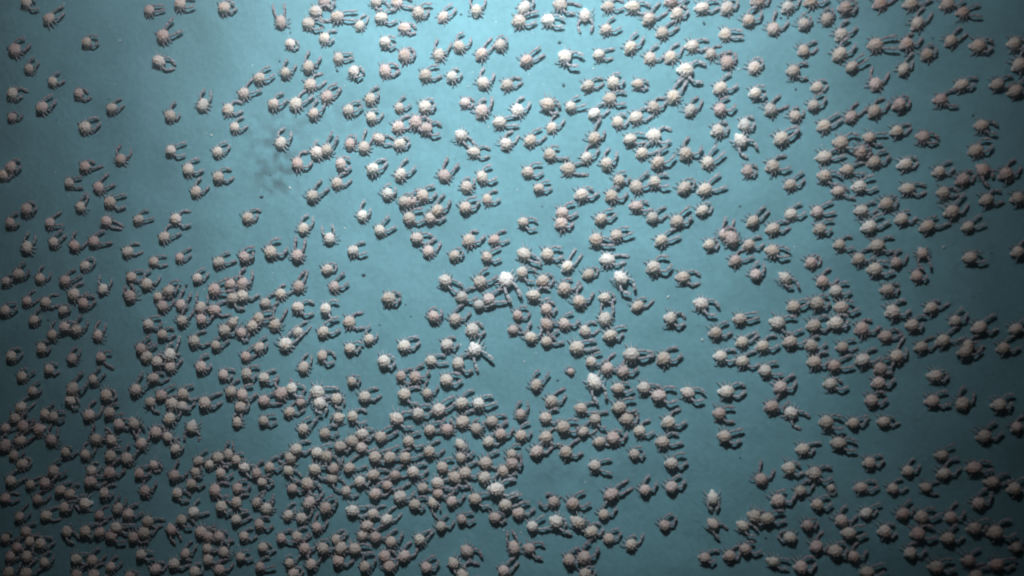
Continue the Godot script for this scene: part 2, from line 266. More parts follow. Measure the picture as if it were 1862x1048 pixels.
	[-0.876, 0.099, 0, 0, 1, 0.84, 0, 180], [-0.767, 0.160, 7, 1, 0, 0.83, 0, 84], [1.357, -0.888, 18, 1, 3, 0.70, 0, 181], [0.571, 0.080, 36, 1, 0, 0.74, 0, 182], [-1.597, -1.359, 5, 1, 0, 0.83, 0, 183], [1.397, -1.184, 69, 1, 3, 0.71, 0, 184],
	[1.748, -1.238, 17, 1, 2, 0.80, 0, 185], [-1.491, -0.876, 64, 0, 0, 0.81, 0, 160], [1.186, 0.151, -9, 0, 0, 0.83, 0, 54], [-1.021, -0.155, 68, 2, 2, 0.80, 0, 186], [-0.362, 0.131, 60, 2, 3, 0.76, 0, 187], [-0.749, -0.172, 14, 0, 0, 0.74, 0, 188],
	[1.219, -0.043, -44, 0, 0, 0.79, 0, 189], [1.342, -0.807, 38, 3, 0, 0.70, 0, 190], [1.371, -0.260, 19, 1, 0, 0.77, 0, 116], [1.358, -0.338, 17, 2, 2, 0.76, 0, 61], [-1.273, -0.151, 40, 2, 0, 0.85, 0, 191], [1.165, -0.163, -11, 1, 0, 0.75, 0, 53],
	[-0.992, -0.281, 64, 1, 1, 0.76, 0, 192], [-1.364, -0.850, 6, 1, 0, 0.77, 0, 77], [-0.248, 0.348, 6, 0, 0, 0.81, 0, 193], [0.914, 0.197, 19, 1, 0, 0.79, 0, 158], [1.257, 0.083, 22, 1, 2, 0.81, 0, 194], [-0.447, 0.416, 46, 2, 0, 0.84, 0, 29],
	[-1.558, -0.568, 24, 1, 0, 0.84, 0, 36], [1.727, -0.540, 18, 0, 3, 0.81, 0, 195], [-0.150, 0.534, 12, 0, 0, 0.85, 0, 83], [1.647, -0.368, 25, 1, 3, 0.81, 0, 196], [-1.686, -1.212, 31, 2, 2, 0.83, 0, 197], [1.060, -0.193, 22, 1, 0, 0.71, 0, 30],
	[-1.016, -0.007, 67, 2, 2, 0.81, 0, 198], [1.483, -0.520, 3, 1, 2, 0.74, 0, 199], [0.600, 0.448, 2, 0, 2, 0.82, 0, 200], [1.543, -0.338, 8, 0, 0, 0.78, 0, 201], [1.091, -0.061, 60, 2, 0, 0.74, 0, 202], [-1.411, -0.650, 35, 1, 0, 0.78, 0, 77],
	[-1.018, 0.094, -5, 0, 1, 0.83, 0, 203], [1.001, -0.120, 34, 2, 0, 0.71, 0, 204], [0.490, 0.536, 20, 1, 0, 0.84, 0, 49], [0.335, 0.193, 22, 1, 0, 0.73, 0, 112], [0.160, 0.242, 21, 1, 2, 0.74, 0, 205], [-0.889, 0.205, 35, 1, 0, 0.83, 0, 206],
	[1.601, -0.890, 69, 2, 0, 0.73, 0, 207], [1.248, -0.327, 21, 1, 0, 0.71, 0, 208], [-0.876, -0.090, 24, 1, 3, 0.75, 0, 209], [1.576, -0.661, -10, 1, 0, 0.74, 0, 116], [-0.151, 0.074, 7, 3, 2, 0.71, 0, 210], [1.502, -0.970, 38, 1, 2, 0.70, 0, 211],
	[0.669, 0.484, 12, 2, 1, 0.83, 0, 212], [-0.375, 0.336, 4, 1, 0, 0.79, 0, 213], [-0.534, 0.601, -13, 0, 0, 0.89, 0, 177], [0.507, 0.375, 32, 2, 0, 0.78, 0, 214], [1.446, -0.426, 1, 2, 0, 0.73, 0, 154], [1.022, 0.135, 12, 1, 2, 0.77, 0, 68],
]
var SWARM := [
	[-0.302, 0.424, 13, 1, 0, 0.81, 0], [0.524, 0.593, 14, 1, 3, 0.85, 0], [1.459, 0.083, 8, 1, 0, 0.83, 0], [1.672, 0.104, 26, 0, 0, 0.88, 0], [0.028, 0.124, 23, 2, 1, 0.70, 0], [1.814, -0.268, 29, 1, 3, 0.84, 0],
	[1.601, -0.084, 12, 1, 0, 0.82, 0], [2.025, -1.044, 0, 1, 3, 0.83, 0], [-1.079, 0.265, 46, 0, 2, 0.86, 0], [1.774, -1.148, 51, 0, 0, 0.75, 0], [-0.341, 0.560, 37, 0, 2, 0.84, 0], [1.737, -0.432, 1, 1, 0, 0.79, 0],
	[-0.500, 0.493, -4, 1, 0, 0.83, 0], [1.608, -0.185, 9, 1, 0, 0.79, 0], [0.962, 0.458, 7, 0, 1, 0.83, 0], [0.710, 0.605, 24, 0, 0, 0.85, 0], [-1.653, -0.828, 26, 1, 0, 0.80, 0], [1.330, -0.113, 35, 2, 3, 0.74, 0],
	[-0.672, 0.237, 56, 1, 0, 0.78, 0], [-1.406, -0.529, 22, 1, 1, 0.76, 0], [1.719, -0.952, 58, 1, 2, 0.73, 0], [1.340, 0.165, 17, 1, 0, 0.80, 0], [1.599, -0.554, 29, 1, 0, 0.73, 0], [0.437, 0.363, 38, 2, 0, 0.75, 0],
	[0.485, 0.450, 3, 1, 0, 0.78, 0], [-0.918, 0.486, 2, 0, 3, 0.88, 0], [0.182, 0.519, 37, 1, 2, 0.79, 0], [1.500, -0.752, 46, 2, 2, 0.69, 0], [1.034, 0.327, 13, 1, 0, 0.79, 0], [0.005, 0.192, 7, 2, 3, 0.70, 0],
	[1.532, -0.127, 28, 1, 0, 0.77, 0], [0.367, 0.334, 23, 0, 3, 0.74, 0], [-1.329, -0.764, 20, 1, 0, 0.71, 0], [1.436, 0.150, 16, 0, 3, 0.81, 0], [-1.260, -0.333, 27, 1, 3, 0.75, 0], [1.801, -0.656, -14, 2, 0, 0.77, 0],
	[0.238, 0.633, 18, 1, 0, 0.82, 0], [-0.230, 0.619, 28, 1, 0, 0.83, 0], [1.332, 0.253, 16, 1, 0, 0.81, 0], [1.355, 0.066, 17, 1, 3, 0.77, 0], [2.018, -0.592, 20, 1, 0, 0.83, 0], [0.465, 0.679, 21, 2, 3, 0.84, 0],
	[-1.129, 0.175, 69, 1, 2, 0.81, 0], [-0.437, 0.582, 32, 0, 0, 0.83, 0], [-1.424, 0.008, 21, 2, 2, 0.84, 0], [1.545, 0.181, 25, 2, 0, 0.83, 0], [-0.839, -0.005, 42, 2, 0, 0.72, 0], [0.318, 0.549, -8, 1, 0, 0.78, 0],
	[1.032, 0.240, 28, 1, 2, 0.75, 0], [-0.048, 0.669, 35, 2, 0, 0.82, 0], [1.912, -0.332, 28, 1, 0, 0.81, 0], [1.910, -1.067, 43, 1, 2, 0.76, 0], [0.112, 0.442, 68, 1, 1, 0.74, 0], [1.899, -1.228, 22, 1, 0, 0.75, 0],
	[2.038, -0.504, -48, 2, 3, 0.82, 0], [-1.336, 0.048, -15, 1, 1, 0.81, 0], [0.957, 0.657, 2, 1, 1, 0.85, 0], [-1.236, 0.179, 46, 1, 3, 0.82, 0], [1.121, 0.259, 19, 1, 0, 0.75, 0], [0.112, 0.744, 36, 2, 0, 0.83, 0],
	[1.709, -0.301, 24, 1, 0, 0.75, 0], [1.436, 0.013, 18, 0, 0, 0.75, 0], [1.691, -0.685, 19, 1, 0, 0.71, 0], [-1.378, 0.201, 20, 1, 0, 0.85, 0], [1.874, -0.816, 3, 2, 0, 0.74, 0], [0.933, 0.557, 2, 2, 0, 0.81, 0],
	[-1.346, -0.019, 12, 2, 0, 0.79, 0], [1.162, 0.526, 24, 2, 0, 0.83, 0], [-0.300, 0.653, 86, 2, 0, 0.81, 0], [-1.403, -0.123, 21, 1, 0, 0.78, 0], [1.198, 0.440, 35, 2, 2, 0.81, 0], [-1.285, -0.020, 66, 2, 1, 0.78, 0],
	[1.241, 0.236, 23, 1, 0, 0.76, 0], [1.817, -1.013, 43, 1, 3, 0.71, 0], [1.962, -1.185, 3, 2, 2, 0.75, 0], [-1.040, 0.475, -7, 0, 0, 0.84, 0], [1.451, -0.190, 15, 1, 0, 0.70, 0], [-0.616, 0.693, 46, 1, 2, 0.84, 0],
	[0.044, 0.675, 48, 1, 0, 0.79, 0], [-1.287, 0.035, 33, 1, 0, 0.78, 0], [1.134, 0.365, 15, 0, 2, 0.77, 0], [-1.096, 0.497, 63, 2, 0, 0.85, 0], [-1.645, -0.662, 1, 0, 1, 0.75, 0], [0.006, 0.800, 26, 2, 3, 0.83, 0],
	[-0.091, 0.612, 12, 1, 0, 0.77, 0], [1.688, 0.297, 49, 1, 0, 0.84, 0], [-0.703, 0.679, 8, 0, 3, 0.84, 0], [-0.759, 0.281, 18, 1, 0, 0.73, 0], [-0.161, 0.648, 62, 1, 3, 0.78, 0], [-0.124, 0.872, 37, 1, 0, 0.85, 0],
	[-1.262, 0.407, 12, 1, 0, 0.85, 0], [-0.895, 0.320, -15, 1, 1, 0.76, 0], [1.378, -0.029, 36, 2, 0, 0.71, 0], [-1.625, -0.331, 2, 0, 1, 0.78, 0], [-0.693, 0.506, 27, 0, 0, 0.78, 0], [0.157, 0.683, 7, 1, 0, 0.78, 0],
	[-1.496, 0.092, 68, 1, 0, 0.82, 0], [-2.087, -0.782, 22, 1, 0, 0.85, 0], [0.041, 0.577, 82, 2, 1, 0.74, 0], [-0.574, 0.787, 36, 1, 0, 0.84, 0], [-1.019, 0.208, 38, 1, 0, 0.75, 0], [-0.119, 0.801, 17, 1, 0, 0.81, 0],
	[0.203, 1.064, -24, 0, 3, 0.89, 0], [-1.203, 0.144, 23, 1, 2, 0.76, 0], [1.960, -0.878, 20, 1, 3, 0.73, 0], [1.615, 0.413, 24, 2, 0, 0.84, 0], [-0.460, 0.855, 15, 0, 0, 0.85, 0], [0.723, 0.782, 13, 0, 0, 0.82, 0],
	[-0.524, 0.974, 26, 0, 0, 0.89, 0], [1.865, -0.504, 20, 1, 0, 0.73, 0], [-1.105, 0.029, 43, 1, 2, 0.71, 0], [1.243, 0.549, -32, 0, 1, 0.80, 0], [2.191, -0.956, 39, 1, 0, 0.78, 0], [-1.652, 0.013, 33, 1, 3, 0.82, 0],
	[-0.263, 0.875, -28, 1, 3, 0.83, 0], [0.248, 0.748, 23, 1, 0, 0.78, 0], [1.344, 0.327, 11, 1, 0, 0.76, 0], [-0.498, 0.783, 38, 1, 0, 0.82, 0], [-1.491, 0.148, 31, 2, 0, 0.81, 0], [0.452, 0.934, 32, 2, 2, 0.84, 0],
	[1.396, 0.590, 12, 1, 0, 0.83, 0], [-0.641, 0.790, 9, 1, 2, 0.83, 0], [-1.754, -1.334, 5, 2, 2, 0.72, 0], [-0.807, 0.738, 4, 1, 3, 0.83, 0], [-0.385, 0.760, 28, 1, 0, 0.80, 0], [-1.284, 0.507, 21, 2, 0, 0.84, 0],
	[-0.753, 0.716, -9, 1, 0, 0.82, 0], [-0.826, 0.521, -38, 1, 3, 0.77, 0], [-0.107, 0.706, 28, 1, 0, 0.76, 0], [0.380, 0.807, 2, 0, 2, 0.79, 0], [-1.344, 0.494, 37, 1, 0, 0.85, 0], [-1.652, 0.319, 62, 0, 0, 0.87, 0],
	[0.400, 0.695, 19, 1, 0, 0.75, 0], [-1.520, -0.462, 41, 1, 0, 0.70, 0], [0.157, 0.592, 5, 1, 0, 0.72, 0], [1.548, 0.315, 27, 0, 0, 0.77, 0], [1.958, -0.467, 30, 2, 3, 0.73, 0], [0.303, 1.061, -30, 0, 3, 0.86, 0],
	[-1.430, 0.103, 3, 2, 0, 0.77, 0], [-0.517, 0.409, -5, 2, 0, 0.70, 0], [-1.684, -0.243, 33, 1, 0, 0.77, 0], [0.382, 0.596, -7, 1, 0, 0.72, 0], [-0.708, 0.746, 20, 2, 0, 0.81, 0], [0.583, 0.647, 14, 1, 0, 0.74, 0],
	[-1.957, -0.417, 14, 1, 0, 0.81, 0], [0.684, 0.692, 8, 1, 2, 0.76, 0], [1.462, 0.257, 18, 1, 0, 0.74, 0], [1.881, -0.411, 0, 1, 2, 0.72, 0], [-0.748, 0.603, 6, 1, 1, 0.77, 0], [1.448, 0.681, 3, 1, 0, 0.84, 0],
	[-0.214, 0.851, 20, 1, 0, 0.80, 0], [-1.509, -0.050, 36, 0, 0, 0.75, 0], [-0.393, 0.487, 55, 1, 0, 0.70, 0], [-0.166, 0.964, -7, 1, 0, 0.83, 0], [-0.481, 0.711, 17, 1, 0, 0.77, 0], [1.652, 0.008, 9, 1, 3, 0.72, 0],
	[-1.767, -0.021, 61, 1, 1, 0.81, 0], [-0.987, 0.376, 65, 1, 0, 0.74, 0], [2.029, 0.169, 26, 1, 0, 0.83, 0], [1.831, 0.089, 32, 1, 3, 0.77, 0], [-0.927, 0.848, -15, 1, 0, 0.85, 0], [1.687, -0.112, 45, 2, 3, 0.70, 0],
	[2.169, -1.047, 6, 1, 3, 0.74, 0], [-1.200, 0.283, 37, 1, 0, 0.75, 0], [0.323, 0.652, 23, 1, 0, 0.72, 0], [1.797, -0.150, -69, 1, 1, 0.72, 0], [2.178, -0.848, 25, 1, 0, 0.75, 0], [-2.306, -0.883, 37, 2, 0, 0.85, 0],
	[1.620, 0.348, 41, 2, 0, 0.77, 0], [-0.383, 0.655, 28, 1, 0, 0.73, 0], [-0.653, 0.872, 11, 1, 0, 0.82, 0], [1.342, 0.818, 1, 1, 0, 0.84, 0], [1.643, 0.210, 10, 2, 3, 0.74, 0], [-1.869, -0.175, 28, 1, 0, 0.79, 0],
	[-1.179, 0.071, 13, 1, 0, 0.69, 0], [0.723, 0.890, 46, 2, 0, 0.79, 0], [-0.714, 0.902, 23, 0, 3, 0.83, 0], [-1.045, 0.797, 191, 1, 3, 0.84, 0], [2.055, -0.378, 21, 1, 0, 0.74, 0], [1.587, 0.490, 19, 2, 0, 0.79, 0],
	[-0.025, 0.993, 26, 1, 2, 0.81, 0], [-1.592, 0.080, 59, 2, 2, 0.77, 0], [0.280, 0.977, 31, 2, 0, 0.80, 0], [1.880, 0.227, 26, 1, 2, 0.79, 0], [-1.714, 0.353, 22, 1, 3, 0.85, 0], [-1.178, 0.427, 6, 1, 0, 0.76, 0],
	[-0.749, 0.433, 18, 1, 3, 0.70, 0], [-1.478, 0.551, 20, 1, 2, 0.85, 0], [0.605, 0.908, 50, 2, 0, 0.79, 0], [2.102, -0.879, 17, 1, 0, 0.71, 0], [0.031, 1.027, 42, 2, 3, 0.81, 0], [2.042, -0.699, -3, 1, 0, 0.70, 0],
	[1.413, 0.423, 9, 1, 2, 0.74, 0], [1.186, 0.934, 38, 2, 3, 0.84, 0], [-2.275, -1.312, 34, 1, 2, 0.81, 0], [1.774, -0.052, 26, 2, 3, 0.71, 0], [1.753, 0.159, 15, 1, 3, 0.74, 0], [0.192, 0.974, 158, 2, 3, 0.79, 0],
	[-1.977, -0.324, -26, 2, 2, 0.79, 0], [-1.296, 0.564, 22, 1, 3, 0.81, 0], [-1.271, 0.324, 38, 2, 2, 0.75, 0], [-1.494, 0.376, 39, 2, 0, 0.80, 0], [1.981, -0.267, 27, 1, 2, 0.72, 0], [1.427, 0.341, 10, 2, 2, 0.72, 0],
	[-1.018, 0.758, 24, 1, 0, 0.81, 0], [-0.986, 0.661, 53, 1, 0, 0.78, 0], [2.182, -0.384, 20, 1, 0, 0.75, 0], [0.003, 0.759, 40, 1, 0, 0.72, 0], [-0.344, 0.903, -5, 0, 2, 0.78, 0], [-1.056, 0.587, 34, 1, 0, 0.76, 0],
	[-1.849, 0.038, 107, 2, 3, 0.80, 0], [-1.589, 0.154, 51, 1, 2, 0.76, 0], [-2.088, -0.590, 15, 2, 2, 0.77, 0], [1.110, 0.846, 62, 2, 0, 0.79, 0], [-2.457, -1.170, 37, 2, 0, 0.84, 0], [-1.294, 0.214, -23, 2, 3, 0.71, 0],
	[1.234, 0.794, -3, 1, 0, 0.79, 0], [0.559, 0.749, 26, 1, 3, 0.72, 0], [-2.017, -0.487, 36, 2, 2, 0.76, 0], [-1.756, 0.173, 15, 0, 0, 0.79, 0], [-1.383, 0.414, 13, 2, 0, 0.77, 0], [-1.647, 0.558, 11, 1, 2, 0.85, 0],
	[1.851, 0.379, 5, 1, 3, 0.78, 0], [-1.335, 0.163, -130, 1, 2, 0.71, 0], [-0.323, 0.826, 14, 1, 0, 0.74, 0], [1.086, 1.010, -9, 1, 3, 0.82, 0], [-1.601, -0.145, 27, 2, 0, 0.70, 0], [-1.947, -0.869, 20, 1, 0, 0.71, 0],
	[-0.235, 0.721, -43, 1, 3, 0.70, 0], [-1.794, 0.288, 35, 2, 2, 0.82, 0], [-0.235, 0.777, 37, 1, 2, 0.72, 0], [-0.962, 0.919, -22, 1, 0, 0.82, 0], [-1.531, 0.254, 21, 1, 0, 0.75, 0], [-0.818, 0.609, 199, 1, 3, 0.72, 0],
	[-1.910, -0.622, 68, 2, 1, 0.71, 0], [-2.072, -1.193, 6, 1, 1, 0.72, 0], [0.013, 1.191, 101, 2, 0, 0.82, 0], [-0.748, 1.037, -4, 0, 0, 0.82, 0], [1.790, 0.257, 22, 1, 0, 0.73, 0], [0.265, 1.237, 23, 2, 0, 0.83, 0],
	[-2.466, -0.590, 20, 2, 3, 0.85, 0], [-1.589, 0.506, 15, 1, 0, 0.81, 0], [1.992, -0.133, 12, 1, 3, 0.71, 0], [0.335, 1.222, 53, 2, 0, 0.82, 0], [1.933, 0.139, 40, 1, 0, 0.74, 0], [-1.547, 0.666, -96, 0, 1, 0.83, 0],
	[-0.954, 1.009, 57, 2, 0, 0.83, 0], [1.139, 1.013, 13, 1, 0, 0.80, 0], [-0.645, 0.960, 38, 2, 0, 0.78, 0], [-0.873, 1.028, 52, 2, 0, 0.82, 0], [-1.816, -0.330, 24, 1, 1, 0.70, 0], [-2.394, -1.400, -6, 1, 0, 0.79, 0],
	[-1.181, 0.532, 15, 2, 2, 0.74, 0], [-2.141, 0.032, 36, 1, 0, 0.83, 0], [0.365, 1.107, 34, 1, 3, 0.78, 0], [0.693, 1.064, 47, 2, 0, 0.78, 0], [-0.767, 0.842, 31, 1, 0, 0.76, 0], [1.489, 1.067, 16, 1, 0, 0.84, 0],
	[2.110, 0.501, 17, 1, 3, 0.82, 0], [-2.120, -0.946, -7, 2, 1, 0.72, 0], [0.097, 1.085, 19, 0, 2, 0.77, 0], [-0.873, 0.791, -44, 1, 0, 0.75, 0], [-0.917, 0.771, 29, 0, 3, 0.75, 0], [-0.036, 0.837, 6, 1, 0, 0.70, 0],
	[-1.735, -0.127, 10, 1, 0, 0.71, 0], [-2.106, -0.395, 53, 1, 2, 0.76, 0], [-2.388, -0.384, 26, 2, 2, 0.83, 0], [0.338, 1.292, 30, 1, 3, 0.82, 0], [-2.467, -0.954, -6, 1, 0, 0.80, 0], [2.131, 0.258, 24, 1, 0, 0.77, 0],
	[-0.277, 0.985, 51, 2, 0, 0.74, 0], [-0.597, 1.252, -3, 2, 2, 0.84, 0], [-1.658, 0.629, 60, 1, 2, 0.82, 0], [-1.656, 0.378, 35, 2, 2, 0.77, 0], [1.285, 1.227, 19, 2, 0, 0.84, 0], [-2.380, -1.076, 51, 1, 0, 0.77, 0],
	[1.960, 0.499, 50, 1, 0, 0.78, 0], [-1.846, -0.053, 12, 1, 0, 0.73, 0], [-1.420, 0.272, 46, 1, 3, 0.70, 0], [-2.388, -0.199, 65, 1, 0, 0.83, 0], [-1.772, 0.330, 40, 1, 0, 0.78, 0], [1.967, 0.273, 18, 1, 0, 0.74, 0.013],
	[-0.882, 0.683, 28, 1, 0, 0.71, 0], [2.185, -0.155, 25, 1, 0, 0.72, 0], [-1.687, 0.088, 42, 2, 0, 0.72, 0], [1.838, 0.489, 16, 2, 0, 0.75, 0], [-0.417, 0.926, 32, 1, 0, 0.73, 0], [-1.710, 0.043, -12, 1, 0, 0.71, 0],
	[-2.188, -0.035, 27, 2, 0, 0.80, 0], [-0.076, 1.050, 13, 2, 3, 0.74, 0], [-2.091, 0.073, 23, 2, 0, 0.79, 0], [-0.998, 0.535, 51, 2, 0, 0.68, 0], [1.293, 0.711, 14, 1, 3, 0.71, 0], [1.509, 0.588, 25, 1, 3, 0.71, 0],
	[-2.040, -0.227, 18, 2, 0, 0.74, 0], [-1.973, 0.517, 12, 1, 3, 0.84, 0], [-1.824, 0.488, 45, 1, 2, 0.81, 0], [-1.179, 0.626, 3, 1, 0, 0.73, 0], [-0.566, 1.183, 60, 1, 0, 0.80, 0], [1.638, 0.581, 12, 1, 3, 0.73, 0],
	[-1.801, 0.753, 63, 2, 0, 0.85, 0], [-0.341, 0.952, 21, 2, 0, 0.72, 0], [-0.207, 1.212, -25, 2, 1, 0.78, 0], [1.354, 0.949, 24, 1, 0, 0.77, 0], [-1.729, 0.693, 24, 2, 3, 0.82, 0], [-1.687, 0.223, 18, 1, 0, 0.72, 0],
	[-0.889, 1.220, 38, 1, 3, 0.82, 0], [-0.682, 1.110, 20, 2, 0, 0.78, 0], [2.007, 0.775, 15, 2, 0, 0.81, 0], [-0.640, 1.160, 37, 2, 0, 0.79, 0], [1.985, 0.248, 25, 1, 0, 0.72, 0], [-0.590, 1.081, 36, 0, 0, 0.76, 0],
	[0.420, 1.025, 47, 1, 0, 0.72, 0], [1.455, 1.016, 46, 2, 0, 0.79, 0], [-0.577, 1.296, 62, 2, 0, 0.81, 0], [-0.839, 0.848, 72, 2, 0, 0.72, 0], [2.048, 0.635, 28, 1, 0, 0.79, 0], [-1.992, 0.003, 68, 0, 0, 0.74, 0],
	[-1.698, 0.513, 23, 2, 2, 0.77, 0], [-1.312, 0.639, 90, 1, 3, 0.73, 0], [-1.835, 0.653, -49, 1, 0, 0.82, 0], [2.182, 0.175, 26, 1, 0, 0.74, 0], [-0.817, 1.279, 27, 2, 0, 0.82, 0], [-0.551, 0.870, 21, 2, 0, 0.70, 0],
	[1.636, 1.058, 17, 0, 3, 0.80, 0], [-0.225, 1.324, 23, 1, 0, 0.79, 0], [-0.331, 1.102, 44, 1, 0, 0.74, 0], [1.238, 1.100, 164, 0, 3, 0.77, 0], [-0.508, 1.248, 50, 2, 0, 0.79, 0], [-2.142, 0.491, 42, 1, 0, 0.84, 0],
	[1.577, 0.765, 18, 1, 0, 0.74, 0], [1.775, 1.065, 20, 2, 0, 0.82, 0], [-1.424, 0.968, 14, 2, 0, 0.81, 0], [-2.140, -0.206, 45, 2, 0, 0.74, 0], [-1.873, 0.823, 46, 1, 0, 0.85, 0], [-0.367, 0.998, -49, 1, 0, 0.71, 0],
	[-0.453, 1.006, 8, 1, 3, 0.72, 0], [-0.736, 1.215, -1, 1, 0, 0.79, 0], [-1.214, 0.876, 19, 2, 0, 0.76, 0], [-0.981, 1.228, 46, 2, 0, 0.82, 0], [0.904, 1.053, -42, 1, 0, 0.73, 0], [1.792, 0.991, 20, 1, 0, 0.80, 0],
	[0.084, 1.189, -9, 2, 1, 0.74, 0], [-0.804, 1.217, 58, 1, 2, 0.80, 0], [-0.656, 1.055, 14, 0, 0, 0.74, 0], [-0.228, 1.065, 15, 2, 0, 0.72, 0], [1.434, 1.152, 23, 1, 3, 0.79, 0], [2.007, 1.029, 29, 1, 0, 0.83, 0],
	[2.079, 0.830, 6, 1, 0, 0.80, 0], [-2.167, -0.513, 0, 1, 2, 0.71, 0], [-0.585, 0.922, 13, 2, 0, 0.70, 0], [-1.170, 1.042, 68, 1, 2, 0.78, 0], [-1.277, 0.849, -20, 0, 0, 0.75, 0], [1.036, 1.058, -24, 1, 0, 0.73, 0],
	[-1.740, 0.432, 10, 1, 0, 0.74, 0], [0.541, 1.158, 59, 1, 3, 0.73, 0], [-1.317, 1.018, -1, 1, 0, 0.79, 0], [-1.313, 0.816, 21, 1, 3, 0.74, 0], [2.092, 1.048, 25, 1, 0, 0.82, 0], [1.560, 0.981, 37, 0, 2, 0.75, 0],
	[-1.307, 0.949, 40, 2, 0, 0.77, 0], [1.543, 0.876, 15, 2, 0, 0.73, 0], [-0.781, 0.953, 1, 1, 0, 0.71, 0], [0.977, 1.192, 24, 2, 0, 0.75, 0], [-2.065, 0.615, 39, 2, 0, 0.82, 0], [-1.597, 0.565, 42, 1, 0, 0.73, 0],
	[-0.035, 1.299, 34, 2, 2, 0.75, 0], [0.444, 1.134, 38, 1, 0, 0.71, 0], [1.351, 1.138, 34, 2, 0, 0.76, 0], [-2.256, -1.009, 35, 1, 0, 0.68, 0], [-2.131, 0.199, 42, 1, 0, 0.76, 0], [-1.040, 0.945, 24, 2, 0, 0.73, 0],
	[-2.189, 0.187, 13, 2, 0, 0.77, 0], [-0.430, 1.171, 39, 1, 2, 0.73, 0], [1.312, 1.037, 30, 2, 3, 0.73, 0], [1.885, 0.802, 32, 1, 0, 0.75, 0], [-2.017, 0.230, 69, 2, 0, 0.74, 0], [-1.954, 0.602, 24, 1, 0, 0.79, 0],
	[1.569, 1.241, 18, 1, 0, 0.79, 0], [-1.149, 0.846, 28, 1, 0, 0.71, 0], [1.851, 1.201, 22, 1, 0, 0.80, 0], [-1.962, 0.894, 33, 2, 0, 0.83, 0], [-1.628, 0.774, 40, 1, 0, 0.76, 0], [2.028, 0.927, 50, 2, 0, 0.78, 0],
	[-1.547, 0.937, 25, 1, 0, 0.78, 0], [-1.667, 0.715, -30, 1, 2, 0.75, 0], [-0.997, 1.081, 52, 0, 0, 0.74, 0], [-2.063, 0.939, 7, 2, 0, 0.85, 0], [1.896, 1.076, 22, 1, 0, 0.78, 0], [-2.267, -0.316, 19, 2, 2, 0.71, 0],
	[-1.497, 1.167, 3, 2, 3, 0.81, 0], [-1.057, 0.859, -34, 1, 0, 0.70, 0], [-1.910, 0.654, 11, 2, 0, 0.77, 0], [-1.392, 1.043, 5, 1, 0, 0.77, 0], [1.281, 0.895, 38, 1, 0, 0.68, 0], [-2.435, -0.072, 22, 1, 0, 0.77, 0],
	[-0.848, 0.896, -33, 1, 0, 0.68, 0], [-0.704, 1.157, 34, 1, 0, 0.73, 0], [-0.396, 1.295, 36, 2, 0, 0.74, 0], [1.048, 1.156, 25, 2, 0, 0.72, 0], [-2.514, -0.556, 6, 1, 3, 0.74, 0], [-1.355, 0.791, 72, 1, 0, 0.71, 0],
	[-1.392, 0.883, 10, 2, 0, 0.73, 0], [1.675, 0.875, 36, 1, 0, 0.71, 0], [-1.957, 0.815, 28, 1, 0, 0.80, 0], [1.737, 0.796, 35, 1, 0, 0.71, 0], [2.099, 1.185, 15, 2, 0, 0.80, 0], [-1.318, 1.099, 21, 1, 2, 0.76, 0],
	[-0.688, 1.301, 59, 1, 0, 0.75, 0], [-2.087, -0.107, 24, 1, 3, 0.68, 0], [1.168, 1.208, -9, 1, 0, 0.73, 0], [-1.410, 0.810, 7, 1, 0, 0.72, 0], [-1.758, 0.550, -24, 1, 0, 0.72, 0], [-1.019, 1.173, 32, 1, 0, 0.75, 0],
	[-2.093, 1.050, 183, 0, 3, 0.85, 0], [-1.094, 1.183, 17, 2, 0, 0.75, 0], [1.712, 0.979, 46, 2, 0, 0.73, 0], [-1.065, 1.073, 59, 1, 3, 0.73, 0], [-1.788, 1.180, 46, 1, 0, 0.83, 0], [0.871, 1.206, 3, 2, 1, 0.70, 0],
	[-1.622, 0.989, -17, 0, 0, 0.77, 0], [2.171, 0.859, 26, 1, 0, 0.76, 0], [-0.266, 1.270, -36, 1, 0, 0.71, 0], [-1.216, 1.017, 38, 1, 0, 0.73, 0], [-2.160, 0.546, -18, 1, 0, 0.78, 0], [-1.636, 0.900, 43, 2, 0, 0.76, 0],
	[-2.330, 0.692, 199, 2, 2, 0.82, 0], [-0.920, 1.123, 47, 2, 0, 0.72, 0], [-0.826, 1.177, 47, 1, 0, 0.72, 0], [1.744, 1.148, 39, 1, 0, 0.75, 0], [-2.260, 0.741, 65, 2, 0, 0.81, 0], [-2.319, 0.294, 20, 1, 3, 0.76, 0],
	[-2.278, 0.395, 9, 1, 3, 0.77, 0], [-2.247, -0.225, 39, 1, 2, 0.69, 0], [-0.949, 1.300, 64, 2, 0, 0.75, 0], [-2.413, 0.677, 46, 2, 0, 0.82, 0], [-1.866, 1.094, 34, 2, 0, 0.81, 0], [1.877, 0.720, 15, 1, 0, 0.69, 0],
	[-1.460, 1.298, 28, 1, 0, 0.79, 0], [-2.468, -0.839, 25, 2, 3, 0.69, 0], [-1.636, 1.328, 14, 0, 3, 0.81, 0], [-1.456, 0.845, 36, 1, 0, 0.71, 0], [-1.952, 0.735, 124, 1, 0, 0.76, 0], [-1.461, 1.187, 18, 2, 0, 0.77, 0],
	[-2.032, 0.731, 66, 1, 0, 0.77, 0], [-1.782, 0.980, 58, 2, 0, 0.77, 0], [-1.536, 1.074, 29, 0, 0, 0.76, 0], [-1.380, 1.258, 77, 1, 2, 0.77, 0], [-2.249, 0.893, 30, 1, 0, 0.82, 0], [-1.187, 0.918, 0, 1, 0, 0.68, 0],
	[-1.527, 0.883, 56, 1, 3, 0.71, 0], [-1.920, 1.066, 60, 1, 0, 0.79, 0], [2.180, 0.598, 45, 2, 0, 0.70, 0], [1.811, 0.864, -9, 1, 0, 0.69, 0], [-1.406, 1.186, 13, 2, 0, 0.75, 0], [-1.924, 1.156, -5, 1, 2, 0.81, 0],
